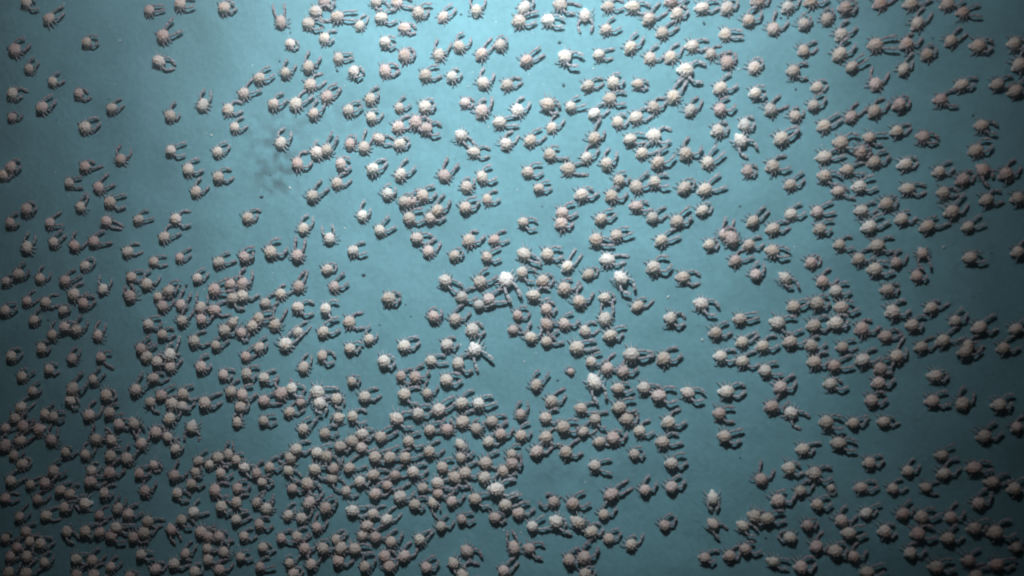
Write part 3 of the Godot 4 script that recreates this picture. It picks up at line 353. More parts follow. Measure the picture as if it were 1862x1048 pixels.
	[-2.001, 0.333, -10, 2, 0, 0.69, 0], [-2.259, 0.229, 53, 1, 0, 0.72, 0], [-1.949, 1.202, 9, 2, 0, 0.81, 0], [-2.508, 0.109, 28, 1, 0, 0.75, 0], [-2.246, 0.626, 4, 1, 0, 0.77, 0], [-1.512, 0.828, 29, 1, 0, 0.69, 0],
	[-2.198, 0.105, 29, 1, 3, 0.69, 0], [-1.406, 1.343, 48, 2, 0, 0.77, 0], [-2.291, 0.071, 4, 1, 0, 0.70, 0], [-2.155, 0.343, 61, 2, 0, 0.71, 0], [-2.429, 0.586, 31, 1, 0, 0.78, 0], [-2.197, 1.072, 19, 1, 3, 0.81, 0],
	[-1.799, 1.283, 3, 1, 0, 0.79, 0], [-2.038, 0.443, 35, 1, 2, 0.70, 0], [-2.458, 0.637, 4, 1, 0, 0.79, 0], [-2.426, 0.434, 39, 1, 3, 0.76, 0], [-2.323, -0.048, 42, 1, 1, 0.69, 0], [-2.477, -0.323, 23, 2, 0, 0.69, 0],
	[-2.295, 0.949, 50, 2, 2, 0.80, 0], [-1.203, 1.122, 27, 2, 0, 0.70, 0], [-1.731, 1.355, 36, 2, 3, 0.79, 0], [-1.282, 1.182, 31, 1, 0, 0.72, 0], [-2.299, 0.618, 9, 1, 0, 0.76, 0], [1.913, 0.990, 36, 2, 0, 0.70, 0],
	[-2.505, 0.772, 61, 2, 2, 0.80, 0], [1.981, 1.169, 12, 2, 0, 0.72, 0], [-2.295, 1.112, 14, 1, 0, 0.81, 0], [-1.200, 1.323, 27, 2, 0, 0.73, 0], [-2.085, 1.185, 4, 1, 0, 0.79, 0], [1.511, 1.176, 45, 2, 0, 0.68, 0],
	[-1.741, 0.852, -37, 2, 3, 0.70, 0], [-2.354, 0.157, 33, 1, 0, 0.70, 0], [-1.809, 0.895, 21, 2, 0, 0.72, 0], [-1.057, 1.297, 63, 1, 2, 0.70, 0], [2.014, 1.236, 22, 1, 0, 0.72, 0], [-1.771, 1.123, 1, 1, 0, 0.74, 0],
	[-1.187, 1.231, 9, 1, 3, 0.70, 0], [-1.651, 1.162, -55, 2, 0, 0.73, 0], [-2.482, 0.335, 30, 1, 0, 0.73, 0], [-1.041, 1.348, 29, 2, 3, 0.70, 0], [-2.506, -0.032, 30, 1, 3, 0.69, 0], [-2.052, 1.324, 49, 1, 0, 0.79, 0],
	[-2.470, 0.942, 30, 1, 0, 0.79, 0], [-1.296, 1.276, 31, 1, 0, 0.71, 0], [-2.385, 1.310, 79, 1, 3, 0.81, 0], [-2.042, 1.394, 24, 1, 0, 0.79, 0], [-2.363, 0.504, 38, 1, 0, 0.72, 0], [-2.395, 0.065, 19, 2, 0, 0.68, 0],
	[-1.525, 1.358, 32, 1, 3, 0.74, 0], [-2.318, 1.251, 20, 1, 0, 0.80, 0], [2.178, 1.110, 21, 1, 0, 0.70, 0], [-1.575, 1.276, 48, 1, 0, 0.73, 0], [-1.467, 1.246, 15, 1, 0, 0.71, 0], [-2.128, 1.394, 23, 2, 0, 0.79, 0],
	[-2.218, 0.984, 23, 1, 0, 0.75, 0], [-2.415, 0.865, 21, 1, 3, 0.76, 0], [-1.989, 0.997, 21, 1, 0, 0.73, 0], [-2.088, 0.810, 56, 1, 0, 0.71, 0], [-2.134, 1.317, 18, 1, 0, 0.78, 0], [-1.598, 1.116, -21, 1, 0, 0.70, 0],
	[-2.429, 0.751, 30, 1, 0, 0.75, 0], [-2.012, 1.187, 31, 2, 0, 0.75, 0], [-2.186, 1.190, -51, 1, 0, 0.76, 0], [-2.170, 1.005, 25, 1, 0, 0.74, 0], [-1.839, 1.200, 7, 2, 0, 0.72, 0], [-2.061, 0.889, 33, 1, 3, 0.70, 0],
	[-2.371, 1.240, -1, 1, 0, 0.77, 0], [-2.481, 1.394, 40, 1, 0, 0.79, 0], [-2.470, 1.315, 31, 2, 0, 0.78, 0], [-1.856, 1.389, 16, 2, 3, 0.73, 0], [-2.187, 0.799, 26, 1, 0, 0.68, 0], [-2.377, 0.964, 31, 1, 2, 0.72, 0],
	[-2.427, 1.122, 33, 1, 0, 0.73, 0], [-2.389, 1.396, 29, 1, 2, 0.75, 0], [-1.958, 1.353, 41, 2, 0, 0.71, 0], [-2.021, 1.107, 21, 2, 0, 0.69, 0], [-2.506, 0.687, 26, 1, 2, 0.69, 0], [-2.337, 1.033, 32, 2, 0, 0.71, 0],
	[-2.500, 1.032, 15, 2, 0, 0.72, 0], [-2.395, 1.192, 22, 1, 0, 0.72, 0], [-2.459, 0.822, 37, 1, 0, 0.69, 0], [-2.296, 1.339, 40, 1, 0, 0.72, 0], [-2.440, 1.270, 38, 2, 0, 0.70, 0], [-2.500, 1.228, 33, 1, 0, 0.68, 0],
	[1.414, 0.878, -65, 0, 3, 0.49, 0],
]
var SPECKS := [[0.708, 0.040], [0.859, 0.232], [1.887, -0.177], [-1.060, -0.474], [-1.911, -1.198], [-1.451, -0.732]]
var PELLETS := [[0.238, -0.926], [-0.704, -0.062], [-1.199, -0.434], [-0.829, -1.025], [0.866, -1.187], [0.220, -1.120], [-1.573, -0.011]]


var mud_noise := FastNoiseLite.new()
var grain_noise := FastNoiseLite.new()
var rng := RandomNumberGenerator.new()
var carapaces := []
var abdomen_shape: ArrayMesh
var arms := []
var pincers := []
var legs := []
var shells := []
var limbs := []
var taken := {}


func _ready() -> void:
	rng.seed = 11
	mud_noise.seed = 3
	mud_noise.frequency = 0.55
	mud_noise.fractal_octaves = 3
	grain_noise.seed = 9
	grain_noise.frequency = 9.0
	grain_noise.fractal_octaves = 3
	set_camera()
	set_water()
	set_lamp()
	make_seabed()
	make_shapes()
	make_materials()
	place_crabs()
	place_swarm()
	place_specks()


# ---------------------------------------------------------------- camera, water, lamp
func set_camera() -> void:
	var t := deg_to_rad(LENS_TILT)
	var camera := Camera3D.new()
	camera.name = "camera"
	camera.fov = 35.0
	camera.near = 0.05
	camera.far = 200.0
	var back := Vector3(sin(t), cos(t), 0.0)
	camera.transform = Transform3D(Basis(Vector3(cos(t), -sin(t), 0.0), Vector3(0, 0, -1), back), back * LENS_DISTANCE)
	var optics := CameraAttributesPhysical.new()
	optics.frustum_focal_length = 38.06
	optics.frustum_focus_distance = 5.6
	optics.exposure_aperture = 1.3
	optics.frustum_near = 0.05
	optics.frustum_far = 200.0
	camera.attributes = optics
	add_child(camera)
	camera.current = true


func set_water() -> void:
	var sky_look := ProceduralSkyMaterial.new()
	sky_look.sky_top_color = Color(0.20, 0.19, 0.188)
	sky_look.sky_horizon_color = Color(0.20, 0.19, 0.188)
	sky_look.ground_bottom_color = Color(0.05, 0.06, 0.07)
	sky_look.ground_horizon_color = Color(0.05, 0.06, 0.07)
	var sky := Sky.new()
	sky.sky_material = sky_look
	var e := Environment.new()
	e.background_mode = Environment.BG_SKY
	e.sky = sky
	e.background_energy_multiplier = 1.0
	e.tonemap_mode = Environment.TONE_MAPPER_LINEAR
	e.tonemap_exposure = 1.0
	e.sdfgi_enabled = true
	e.ssao_enabled = true
	e.ssil_enabled = true
	e.fog_enabled = true
	e.fog_mode = Environment.FOG_MODE_EXPONENTIAL
	e.fog_density = 0.07
	e.fog_light_color = Color(0.86, 0.96, 1.0)
	var w := WorldEnvironment.new()
	w.name = "water_light"
	w.environment = e
	add_child(w)


func set_lamp() -> void:
	dive_lamp(Vector3(-0.14, 3.4, -3.15), Vector3(-0.05, 0.0, -0.72), 25.5, 24.0, Color(0.88, 1.0, 1.02), "round metal dive lamp with a narrow beam hanging on its cable")
	dive_lamp(Vector3(0.06, 3.4, -3.15), Vector3(-0.2, 0.0, -1.42), 43.0, 23.0, Color(1.0, 0.96, 0.97), "round metal flood lamp with a wide beam hanging on its cable")


func dive_lamp(at: Vector3, aim: Vector3, half_angle: float, energy: float, tint: Color, words: String) -> void:
	var light := SpotLight3D.new()
	light.name = "lamp_beam"
	light.light_color = tint.linear_to_srgb()
	light.light_energy = energy
	light.light_size = 0.09
	light.spot_range = 40.0
	light.spot_attenuation = 2.0
	light.spot_angle = half_angle
	light.spot_angle_attenuation = 1.0
	light.shadow_enabled = true
	var lamp := Node3D.new()
	lamp.name = numbered("dive_lamp")
	lamp.position = at
	add_child(lamp)
	lamp.look_at(aim, Vector3.UP)
	label(lamp, words, "lamp", "lamps above the mud")
	var metal := plain(Color(0.22, 0.23, 0.24), 0.4)
	metal.metallic = 0.7
	var st := begin()
	tube(st, [Vector3(0, 0, 0.0), Vector3(0, 0, 0.03), Vector3(0, 0, 0.2), Vector3(0, 0, 0.26)], [0.085, 0.085, 0.07, 0.03], 24)
	part(st, "housing", metal, lamp)
	st = begin()
	tube(st, [Vector3(0, 0, -0.004), Vector3(0, 0, -0.012)], [0.072, 0.066], 24)
	var glow := plain(Color(1, 1, 1), 0.3)
	glow.emission_enabled = true
	glow.emission = tint.linear_to_srgb()
	glow.emission_energy_multiplier = 2.0
	part(st, "lens", glow, lamp)
	st = begin()
	tube(st, [Vector3(-0.095, 0, 0.1), Vector3(-0.095, 0.1, 0.1), Vector3(0, 0.14, 0.1), Vector3(0.095, 0.1, 0.1), Vector3(0.095, 0, 0.1)], [0.008, 0.008, 0.008, 0.008, 0.008], 8)
	part(st, "bracket", metal, lamp)
	st = begin()
	var up := lamp.basis.inverse() * Vector3.UP
	tube(st, [Vector3(0, 0.14, 0.1), Vector3(0, 0.14, 0.1) + up * 4.0, Vector3(0, 0.14, 0.1) + up * 24.0], [0.007, 0.007, 0.007], 8)
	part(st, "cable", plain(Color(0.05, 0.05, 0.05), 0.7), lamp)
	light.position = Vector3(0, 0, -0.03)
	lamp.add_child(light)


# ---------------------------------------------------------------- helpers
func label(o: Node, words: String, category: String, group := "") -> void:
	o.set_meta("label", words)
	o.set_meta("category", category)
	if group != "":
		o.set_meta("group", group)


func numbered(called: String) -> String:
	var n: int = taken.get(called, -1) + 1
	taken[called] = n
	return called if n == 0 else "%s_%03d" % [called, n]


func plain(c: Color, rough: float) -> StandardMaterial3D:
	var m := StandardMaterial3D.new()
	m.albedo_color = c.linear_to_srgb()
	m.roughness = rough
	m.metallic_specular = 0.35
	return m


func begin() -> SurfaceTool:
	var st := SurfaceTool.new()
	st.begin(Mesh.PRIMITIVE_TRIANGLES)
	return st


func part(st: SurfaceTool, called: String, m: Material, parent: Node3D) -> MeshInstance3D:
	st.generate_normals()
	var o := MeshInstance3D.new()
	o.name = called
	o.mesh = st.commit()
	o.material_override = m
	parent.add_child(o, true)
	return o


func tri(st: SurfaceTool, a: Vector3, b: Vector3, c: Vector3, k := Color.WHITE, kb := Color(-1, 0, 0), kc := Color(-1, 0, 0)) -> void:
	st.set_color(k)
	st.add_vertex(a)
	st.set_color(k if kb.r < 0 else kb)
	st.add_vertex(b)
	st.set_color(k if kc.r < 0 else kc)
	st.add_vertex(c)


func tube(st: SurfaceTool, points: Array, radii: Array, sides: int, tint := [], flat := 1.0) -> void:
	var rings := []
	for i in points.size():
		var along: Vector3 = points[mini(i + 1, points.size() - 1)] - points[maxi(i - 1, 0)]
		along = along.normalized()
		var side := along.cross(Vector3.UP)
		if side.length() < 0.05:
			side = along.cross(Vector3.RIGHT)
		side = side.normalized()
		var over := side.cross(along).normalized()
		var ring := []
		for k in sides:
			var a := TAU * k / sides
			ring.append(points[i] + (side * cos(a) + over * sin(a) * flat) * radii[i])
		rings.append(ring)
	for i in points.size() - 1:
		var c0: Color = tint[i] if tint.size() else Color.WHITE
		var c1: Color = tint[i + 1] if tint.size() else Color.WHITE
		for k in sides:
			var n := (k + 1) % sides
			tri(st, rings[i][k], rings[i + 1][n], rings[i][n], c0, c1, c0)
			tri(st, rings[i][k], rings[i + 1][k], rings[i + 1][n], c0, c1, c1)
	for k in sides:
		var n := (k + 1) % sides
		var z := points.size() - 1
		tri(st, points[0], rings[0][k], rings[0][n], tint[0] if tint.size() else Color.WHITE)
		tri(st, points[z], rings[z][n], rings[z][k], tint[z] if tint.size() else Color.WHITE)


func spike(st: SurfaceTool, foot: Vector3, tip: Vector3, r: float, tint: Color) -> void:
	var along := (tip - foot).normalized()
	var side := along.cross(Vector3(0.31, 0.2, 0.93)).normalized()
	var over := side.cross(along)
	for k in 5:
		var a := TAU * k / 5.0
		var b := TAU * (k + 1) / 5.0
		tri(st, foot + (side * cos(a) + over * sin(a)) * r, tip, foot + (side * cos(b) + over * sin(b)) * r, tint)


# ---------------------------------------------------------------- seabed
func mud_height(x: float, z: float) -> float:
	var fade := clampf(1.0 - (absf(x) - 3.0) / 30.0, 0.2, 1.0)
	return mud_noise.get_noise_2d(x * 1.6, z * 1.6) * 0.022 * fade + grain_noise.get_noise_2d(x * 0.22, z * 0.22) * 0.004 + grain_noise.get_noise_2d(x * 0.9 + 3.0, z * 0.9) * 0.0016


func stain(x: float, z: float) -> float:
	var s := 0.0
	for b in [[-1.12, -0.53, 0.12, 0.11, 0.40], [-1.15, -0.70, 0.16, 0.13, 0.30], [-0.86, -0.83, 0.30, 0.08, 0.20], [0.30, 0.86, 0.22, 0.06, 0.15]]:
		var d := pow((x - b[0]) / b[2], 2.0) + pow((z - b[1]) / b[3], 2.0)
		var grain := 0.5 + 1.6 * grain_noise.get_noise_2d(x * 1.3 + 7.0, z * 1.3)
		s += b[4] * exp(-d) * clampf(grain, 0.0, 1.0) * 1.6
	return clampf(s, 0.0, 0.75)


func axis(half: float, step: float, far: float) -> Array:
	var out := []
	var n := int(half / step)
	for i in range(-n, n + 1):
		out.append(i * step)
	var v := half
	var d := step
	while v < far:
		d *= 1.35
		v += d
		out.push_front(-v)
		out.append(v)
	return out


func make_seabed() -> void:
	var xs := axis(2.9, 0.016, 60.0)
	var zs := axis(1.7, 0.016, 60.0)
	var st := begin()
	for z in zs:
		for x in xs:
			var s := stain(x, z)
			var m := 1.0 + 0.10 * grain_noise.get_noise_2d(x * 0.35, z * 0.35) + 0.06 * mud_noise.get_noise_2d(x * 3.0 + 40.0, z * 3.0)
			st.set_color(Color(0.225 * m * (1.0 - 0.6 * s), 0.49 * m * (1.0 - 0.75 * s), 0.56 * m * (1.0 - 0.75 * s)))
			st.set_uv(Vector2(x, z))
			st.add_vertex(Vector3(x, mud_height(x, z), z))
	var w := xs.size()
	for j in zs.size() - 1:
		for i in w - 1:
			var a := j * w + i
			for k in [a, a + 1, a + w + 1, a, a + w + 1, a + w]:
				st.add_index(k)
	st.generate_normals()
	var m := StandardMaterial3D.new()
	m.vertex_color_use_as_albedo = true
	m.roughness = 0.95
	m.metallic_specular = 0.15
	var fine := FastNoiseLite.new()
	fine.seed = 21
	fine.frequency = 0.06
	fine.fractal_octaves = 4
	var grey := fine.get_seamless_image(512, 512)
	var speckle := Image.create(512, 512, true, Image.FORMAT_RGB8)
	var pick := RandomNumberGenerator.new()
	pick.seed = 77
	for y in 512:
		for x in 512:
			var v := 0.80 + 0.16 * (grey.get_pixel(x, y).r - 0.5) + pick.randf_range(-0.06, 0.06)
			speckle.set_pixel(x, y, Color(v * 1.02, v, v * 1.01).linear_to_srgb())
	m.albedo_texture = ImageTexture.create_from_image(speckle)
	m.uv1_scale = Vector3(0.83, 0.83, 0.83)
	var bumps: Image = grey.duplicate()
	bumps.bump_map_to_normal_map(3.0)
	m.normal_enabled = true
	m.normal_texture = ImageTexture.create_from_image(bumps)
	m.normal_scale = 0.22
	m.uv1_triplanar = true
	m.uv1_world_triplanar = true
	var o := MeshInstance3D.new()
	o.name = "seabed"
	o.mesh = st.commit()
	o.material_override = m
	o.set_meta("kind", "structure")
	label(o, "flat blue-green muddy seabed with a few dark smudges", "seabed")
	add_child(o)


# ---------------------------------------------------------------- the crab
func carapace_shape(seed_no: int) -> ArrayMesh:
	var r := RandomNumberGenerator.new()
	r.seed = seed_no
	var st := begin()
	var around := 26
	var rows := 10
	var bumps := []
	for b in [[0.0, 0.0, 1.0], [0.45, 0.0, 0.9], [-0.5, 0.0, 0.9], [0.1, 0.55, 1.1], [0.1, -0.55, 1.1], [-0.4, 0.45, 0.9], [-0.4, -0.45, 0.9], [0.55, 0.4, 0.8], [0.55, -0.4, 0.8]]:
		bumps.append([b[0] + r.randf_range(-0.1, 0.1), b[1] + r.randf_range(-0.1, 0.1), b[2] * r.randf_range(0.6, 1.3)])
	var rust := r.randf_range(0.0, 1.0)
	var lobes := r.randi_range(3, 4)
	var long := r.randf_range(0.9, 1.14)
	var turn := r.randf() * TAU
	var spot := FastNoiseLite.new()
	spot.seed = seed_no
	spot.frequency = 60.0
	var grid := []
	var tint := []
	for j in rows + 1:
		var p := PI / 2.0 - PI * j / rows
		var line := []
		var shade := []
		for i in around:
			var a := TAU * i / around
			var edge := 1.0 + 0.20 * absf(sin(a * lobes + turn)) * cos(p) - 0.09 * cos(p)
			edge *= 1.0 + 0.10 * maxf(0.0, cos(a)) * cos(p)
			var wide := pow(maxf(cos(p), 0.0), 1.25) if p > 0.0 else cos(p)
			var v := Vector3(0.0315 * long * wide * cos(a) * edge, (0.0245 if p > 0 else 0.016) * sin(p), 0.0300 * wide * sin(a) * edge)
			if p > 0.1:
				for b in bumps:
					var d := pow(v.x / 0.031 - b[0], 2.0) + pow(v.z / 0.030 - b[1], 2.0)
					v.y += 0.0068 * b[2] * exp(-d / 0.030)
					v *= 1.0 + 0.02 * b[2] * exp(-d / 0.05)
			line.append(v + Vector3(0, 0.0245, 0))
			var n := spot.get_noise_3dv(v)
			var patch := clampf(1.3 - Vector2(v.x, v.z).length() / 0.016 + 0.9 * n, 0.0, 1.0) * rust if p > 0.0 else 0.0
			shade.append(Color(0.95 + 0.10 * n, (0.92 + 0.16 * n) * (1.0 - 0.16 * patch), (0.90 + 0.19 * n) * (1.0 - 0.34 * patch)))
		grid.append(line)
		tint.append(shade)
	for j in rows:
		for i in around:
			var n := (i + 1) % around
			tri(st, grid[j][i], grid[j][n], grid[j + 1][n], tint[j][i], tint[j][n], tint[j + 1][n])
			tri(st, grid[j][i], grid[j + 1][n], grid[j + 1][i], tint[j][i], tint[j + 1][n], tint[j + 1][i])
	var pale := Color(1.0, 0.97, 0.95)
	for k in 15:
		var a := TAU * (k + r.randf_range(-0.25, 0.25)) / 15.0
		var out := Vector3(cos(a), r.randf_range(0.15, 0.6), sin(a))
		var foot := Vector3(0.030 * cos(a), 0.028, 0.0285 * sin(a))
		spike(st, foot, foot + out * r.randf_range(0.006, 0.013), 0.0036, pale)
	for b in bumps:
		var rad := minf(1.0, sqrt(b[0] * b[0] + b[1] * b[1]))
		var foot := Vector3(b[0] * 0.031, 0.0245 + 0.0245 * sqrt(maxf(0.0, 1.0 - rad * rad)) + 0.004, b[1] * 0.030)
		spike(st, foot, foot + Vector3(b[0] * 0.4, 1.0, b[1] * 0.4).normalized() * r.randf_range(0.004, 0.007), 0.0036, pale)
	for s in [-1.0, 0.0, 1.0]:
		var foot := Vector3(0.031, 0.028, s * 0.007)
		spike(st, foot, foot + Vector3(0.013 - 0.004 * absf(s), 0.004, s * 0.003), 0.0035, pale)
	st.generate_normals()
	return st.commit()


func make_abdomen() -> ArrayMesh:
	var st := begin()
	tube(st, [Vector3(-0.020, 0.014, 0), Vector3(-0.027, 0.016, 0), Vector3(-0.031, 0.013, 0), Vector3(-0.034, 0.013, 0), Vector3(-0.036, 0.010, 0), Vector3(-0.038, 0.009, 0), Vector3(-0.040, 0.006, 0)], [0.014, 0.015, 0.013, 0.0135, 0.011, 0.0105, 0.004], 12, [], 0.75)
	st.generate_normals()
	return st.commit()


# the arm leaves the shoulder (its own origin) and the pincer starts at the wrist; s is the side
func arm_points(pose: int, s: float) -> Array:
	match pose:
		1:
			return [Vector3(0, 0, 0), Vector3(0.013, 0.007, 0.016 * s), Vector3(0.028, 0.008, 0.022 * s), Vector3(0.040, 0.004, 0.021 * s)]
		2:
			return [Vector3(0, 0, 0), Vector3(0.018, 0.006, 0.005 * s), Vector3(0.035, 0.007, 0.007 * s), Vector3(0.048, 0.004, 0.006 * s)]
		3:
			return [Vector3(0, 0, 0), Vector3(0.006, 0.007, 0.013 * s), Vector3(0.018, 0.009, 0.016 * s), Vector3(0.026, 0.006, 0.010 * s)]
	return [Vector3(0, 0, 0), Vector3(0.014, 0.007, 0.012 * s), Vector3(0.028, 0.008, 0.016 * s), Vector3(0.038, 0.004, 0.013 * s)]


func arm_shape(pose: int, s: float) -> ArrayMesh:
	var p := arm_points(pose, s)
	var st := begin()
	var dull := Color(0.86, 0.84, 0.86)
	tube(st, [p[0], p[0].lerp(p[1], 0.5), p[1], p[1].lerp(p[2], 0.5), p[2], p[3]], [0.0050, 0.0058, 0.0068, 0.0060, 0.0070, 0.0056], 8, [dull, dull, Color.WHITE, dull, Color.WHITE, dull])
	for k in 3:
		var foot: Vector3 = p[1].lerp(p[2], k / 2.0)
		spike(st, foot + Vector3(0, 0.004, 0), foot + Vector3(0.003, 0.010, 0.003 * s), 0.002, Color.WHITE)
	st.generate_normals()
	return st.commit()


func pincer_shape(pose: int, s: float) -> ArrayMesh:
	var st := begin()
	var inward: float = [0.35, 0.55, 0.08, 0.75][pose]
	var f := Vector3(cos(inward), -0.12, -sin(inward) * s).normalized()
	var side := Vector3(-f.z, 0, f.x) * s
	var long: float = [0.038, 0.040, 0.043, 0.027][pose]
	var pale := Color(1.25, 1.22, 1.18)
	tube(st, [Vector3.ZERO, f * long * 0.2, f * long * 0.45, f * long * 0.62], [0.0054, 0.0088, 0.0094, 0.0066], 9, [Color.WHITE, Color.WHITE, Color.WHITE, Color.WHITE], 0.8)
	for q in [-1.0, 1.0]:
		var root: Vector3 = f * long * 0.56 + side * 0.0032 * q
		tube(st, [root, root + f * long * 0.25 + side * 0.0020 * q, f * long * 1.03 + side * 0.0006 * q], [0.0046, 0.0038, 0.0012], 6, [Color.WHITE, Color.WHITE, pale])
	st.generate_normals()
	return st.commit()


func leg_shape(row: int, s: float) -> ArrayMesh:
	var lead: float = [0.55, 0.05, -0.5][row]
	var d := Vector3(lead, 0, s).normalized()
	var root := Vector3(0.012 - 0.012 * row, 0.014, 0.021 * s)
	var st := begin()
	tube(st, [root, root + d * 0.013 + Vector3(0, 0.009, 0), root + d * 0.025 + Vector3(-0.004, 0.003, 0), root + d * 0.036 + Vector3(-0.012, -0.014, 0)], [0.0038, 0.0037, 0.0030, 0.0012], 6)
	st.generate_normals()
	return st.commit()


func make_shapes() -> void:
	for k in 9:
		carapaces.append(carapace_shape(100 + k))
	abdomen_shape = make_abdomen()
	for pose in 4:
		arms.append([arm_shape(pose, -1.0), arm_shape(pose, 1.0)])
		pincers.append([pincer_shape(pose, -1.0), pincer_shape(pose, 1.0)])
	for row in 3:
		legs.append([leg_shape(row, -1.0), leg_shape(row, 1.0)])


func make_materials() -> void:
	var body := [Color(0.82, 0.79, 0.76), Color(0.68, 0.63, 0.585), Color(0.67, 0.575, 0.56), Color(0.65, 0.65, 0.64), Color(0.93, 0.92, 0.90)]
	var limb := [Color(0.41, 0.42, 0.45), Color(0.37, 0.375, 0.405), Color(0.38, 0.35, 0.38), Color(0.37, 0.38, 0.40), Color(0.44, 0.46, 0.49)]
	for t in 5:
		shells.append([])
		limbs.append([])
		for v in 3:
			var k: float = [0.88, 1.0, 1.1][v]
			var b: Color = body[t]
			var warm: float = [1.0, 0.97, 1.02][v]
			var m := plain(Color(minf(b.r * k, 0.95), minf(b.g * k * warm, 0.94), minf(b.b * k * warm, 0.93)), 0.7)
			m.vertex_color_use_as_albedo = true
			shells[t].append(m)
			var c: Color = limb[t]
			var l := plain(Color(c.r * k, c.g * k, c.b * k), 0.65)
			l.vertex_color_use_as_albedo = true
			limbs[t].append(l)


func shoulder(s: float) -> Vector3:
	return Vector3(0.021, 0.0185, 0.017 * s)


func make_crab(pose: int) -> Node3D:
	var root := Node3D.new()
	root.name = "crab"
	var add := func(called: String, shape: Mesh, parent: Node3D) -> MeshInstance3D:
		var o := MeshInstance3D.new()
		o.name = called
		o.mesh = shape
		parent.add_child(o, true)
		return o
	add.call("carapace", carapaces[0], root)
	add.call("abdomen", abdomen_shape, root)
	for s in 2:
		var arm: MeshInstance3D = add.call("claw_arm", arms[pose][s], root)
		arm.position = shoulder(s * 2.0 - 1.0)
		var pincer: MeshInstance3D = add.call("pincer", pincers[pose][s], arm)
		pincer.position = arm_points(pose, s * 2.0 - 1.0)[3]
	for row in 3:
		for s in 2:
			add.call("leg", legs[row][s], root)
	return root


func claw_turns(pose: int) -> Array:
	var wide: float = [0.10, 0.12, 0.05, 0.0][pose]
	var a := rng.randf_range(-0.3, 0.3)
	var b := rng.randf_range(-0.3, 0.3)
	if pose == 0 and rng.randf() < 0.25:
		a += 0.25
	return [wide + a, -wide + b, rng.randf_range(-0.05, 0.10), rng.randf_range(-0.05, 0.10)]


func crab_place(c: Array) -> Transform3D:
	var x: float = c[0]
	var z: float = c[1]
	var e := 0.03
	var n := Vector3(mud_height(x - e, z) - mud_height(x + e, z), 2.0 * e, mud_height(x, z - e) - mud_height(x, z + e)).normalized()
	var turn := Basis(Vector3.UP, deg_to_rad(c[2]))
	var tilt := Basis(Quaternion(Vector3.UP, n))
	var lean := Basis(Vector3(1, 0, 0), rng.randf_range(-0.14, 0.14)) * Basis(Vector3(0, 0, 1), rng.randf_range(-0.05, 0.16))
	var stretch := Vector3(c[5] * rng.randf_range(0.90, 1.12), c[5] * rng.randf_range(0.9, 1.15), c[5] * rng.randf_range(0.90, 1.12))
	return Transform3D(tilt * turn * lean * Basis.from_scale(stretch), Vector3(x, mud_height(x, z) + c[6] - 0.002, z))


func place_crabs() -> void:
	var kinds := []
	for pose in 4:
		kinds.append(make_crab(pose))
	for c in CRABS:
		var t: int = c[3]
		var pose: int = c[4]
		var o: Node3D = kinds[pose].duplicate()
		o.name = numbered("crab")
		o.transform = crab_place(c)
		var v := rng.randi_range(0, 2)
		if t == 4:
			v = 2
		var turns := claw_turns(pose)
		var side := 0
		for p in o.get_children():
			if p.name == "carapace":
				p.mesh = carapaces[rng.randi_range(0, 8)]
				p.material_override = shells[t][v]
			elif p.name == "abdomen":
				p.material_override = shells[t][v]
			else:
				p.material_override = limbs[t][v]
				if String(p.name).begins_with("claw_arm"):
					p.basis = Basis(Vector3.UP, turns[side]) * Basis(Vector3(0, 0, 1), turns[side + 2])
					var pincer: MeshInstance3D = p.get_child(0)
					pincer.material_override = limbs[t][v]
					if pose == 0 and rng.randf() < 0.3:
						var other := rng.randi_range(0, 3)
						p.mesh = arms[other][side]
						pincer.mesh = pincers[other][side]
						pincer.position = arm_points(other, side * 2.0 - 1.0)[3]
					side += 1
		label(o, LABELS[c[7]], "crab", "pale crabs spread over the mud")
		add_child(o)
	for k in kinds:
		k.free()


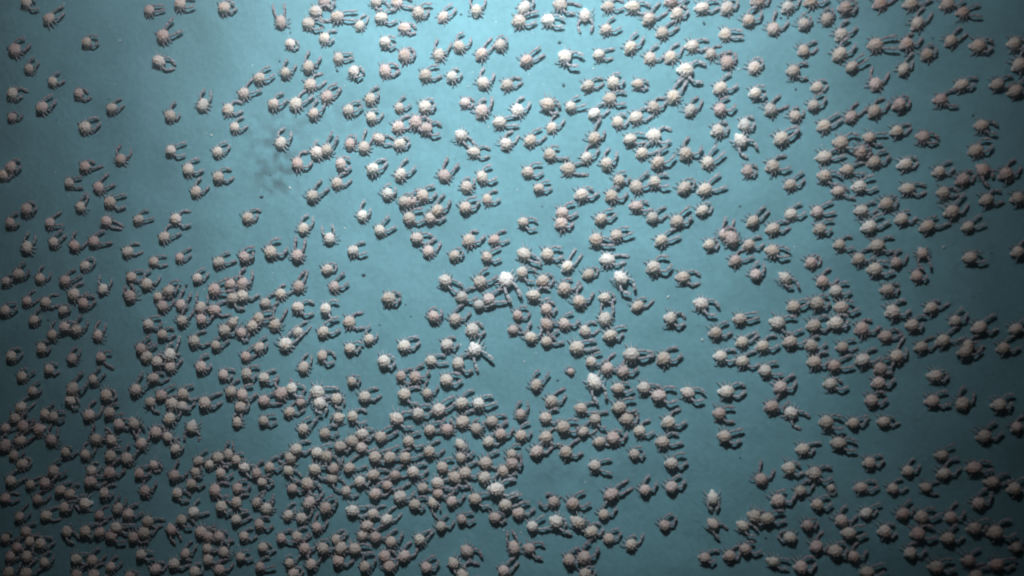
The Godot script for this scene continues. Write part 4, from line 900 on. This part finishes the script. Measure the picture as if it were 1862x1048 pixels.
func place_swarm() -> void:
	var shell_tools := []
	var limb_tools := []
	for t in 12:
		shell_tools.append(begin())
		limb_tools.append(begin())
	for c in SWARM:
		var t: int = c[3] * 3 + rng.randi_range(0, 2)
		var pose: int = c[4]
		var at := crab_place(c)
		var turns := claw_turns(pose)
		shell_tools[t].append_from(carapaces[rng.randi_range(0, 8)], 0, at)
		shell_tools[t].append_from(abdomen_shape, 0, at)
		for s in 2:
			var arm := at * Transform3D(Basis(Vector3.UP, turns[s]) * Basis(Vector3(0, 0, 1), turns[s + 2]), shoulder(s * 2.0 - 1.0))
			var held := pose if rng.randf() > 0.3 else rng.randi_range(0, 3)
			limb_tools[t].append_from(arms[held][s], 0, arm)
			limb_tools[t].append_from(pincers[held][s], 0, arm * Transform3D(Basis(), arm_points(held, s * 2.0 - 1.0)[3]))
		for row in 3:
			for s in 2:
				limb_tools[t].append_from(legs[row][s], 0, at)
	var mesh := ArrayMesh.new()
	for t in 12:
		for pair in [[shell_tools[t], shells[t / 3][t % 3]], [limb_tools[t], limbs[t / 3][t % 3]]]:
			pair[0].set_material(pair[1])
			pair[0].commit(mesh)
	var o := MeshInstance3D.new()
	o.name = "crab_swarm"
	o.mesh = mesh
	o.set_meta("kind", "stuff")
	label(o, "outer mass of hundreds of cream and pink-tinged crabs", "crab swarm")
	add_child(o)


func scatter(called: String, words: String, m: Material, seen: Array, more: int, size: float) -> void:
	var st := begin()
	tube(st, [Vector3(-1, 0.2, 0), Vector3(-0.5, 0.5, 0.1), Vector3(0.4, 0.5, -0.1), Vector3(1, 0.2, 0)], [0.15, 0.8, 0.7, 0.1], 7, [], 0.5)
	st.generate_normals()
	var mm := MultiMesh.new()
	mm.transform_format = MultiMesh.TRANSFORM_3D
	mm.mesh = st.commit()
	mm.mesh.surface_set_material(0, m)
	mm.instance_count = seen.size() + more
	for k in mm.instance_count:
		var p := Vector2(rng.randf_range(-2.5, 2.5), rng.randf_range(-1.45, 1.45))
		var s := size * rng.randf_range(0.35, 0.7)
		if k < seen.size():
			p = Vector2(seen[k][0], seen[k][1])
			s = size
		var b := Basis(Vector3.UP, rng.randf() * TAU) * Basis.from_scale(Vector3(s, s * 0.8, s * rng.randf_range(0.6, 1.0)))
		mm.set_instance_transform(k, Transform3D(b, Vector3(p.x, mud_height(p.x, p.y), p.y)))
	var o := MultiMeshInstance3D.new()
	o.name = called
	o.multimesh = mm
	o.material_override = m
	o.set_meta("kind", "stuff")
	label(o, words, "debris")
	add_child(o)


func place_specks() -> void:
	scatter("shell_grit", "tiny pale shell bits scattered over the mud", plain(Color(0.72, 0.76, 0.74), 0.6), SPECKS, 120, 0.0075)
	scatter("mud_pellets", "tiny dark mud pellets scattered over the seabed", plain(Color(0.07, 0.13, 0.15), 0.9), PELLETS, 90, 0.010)
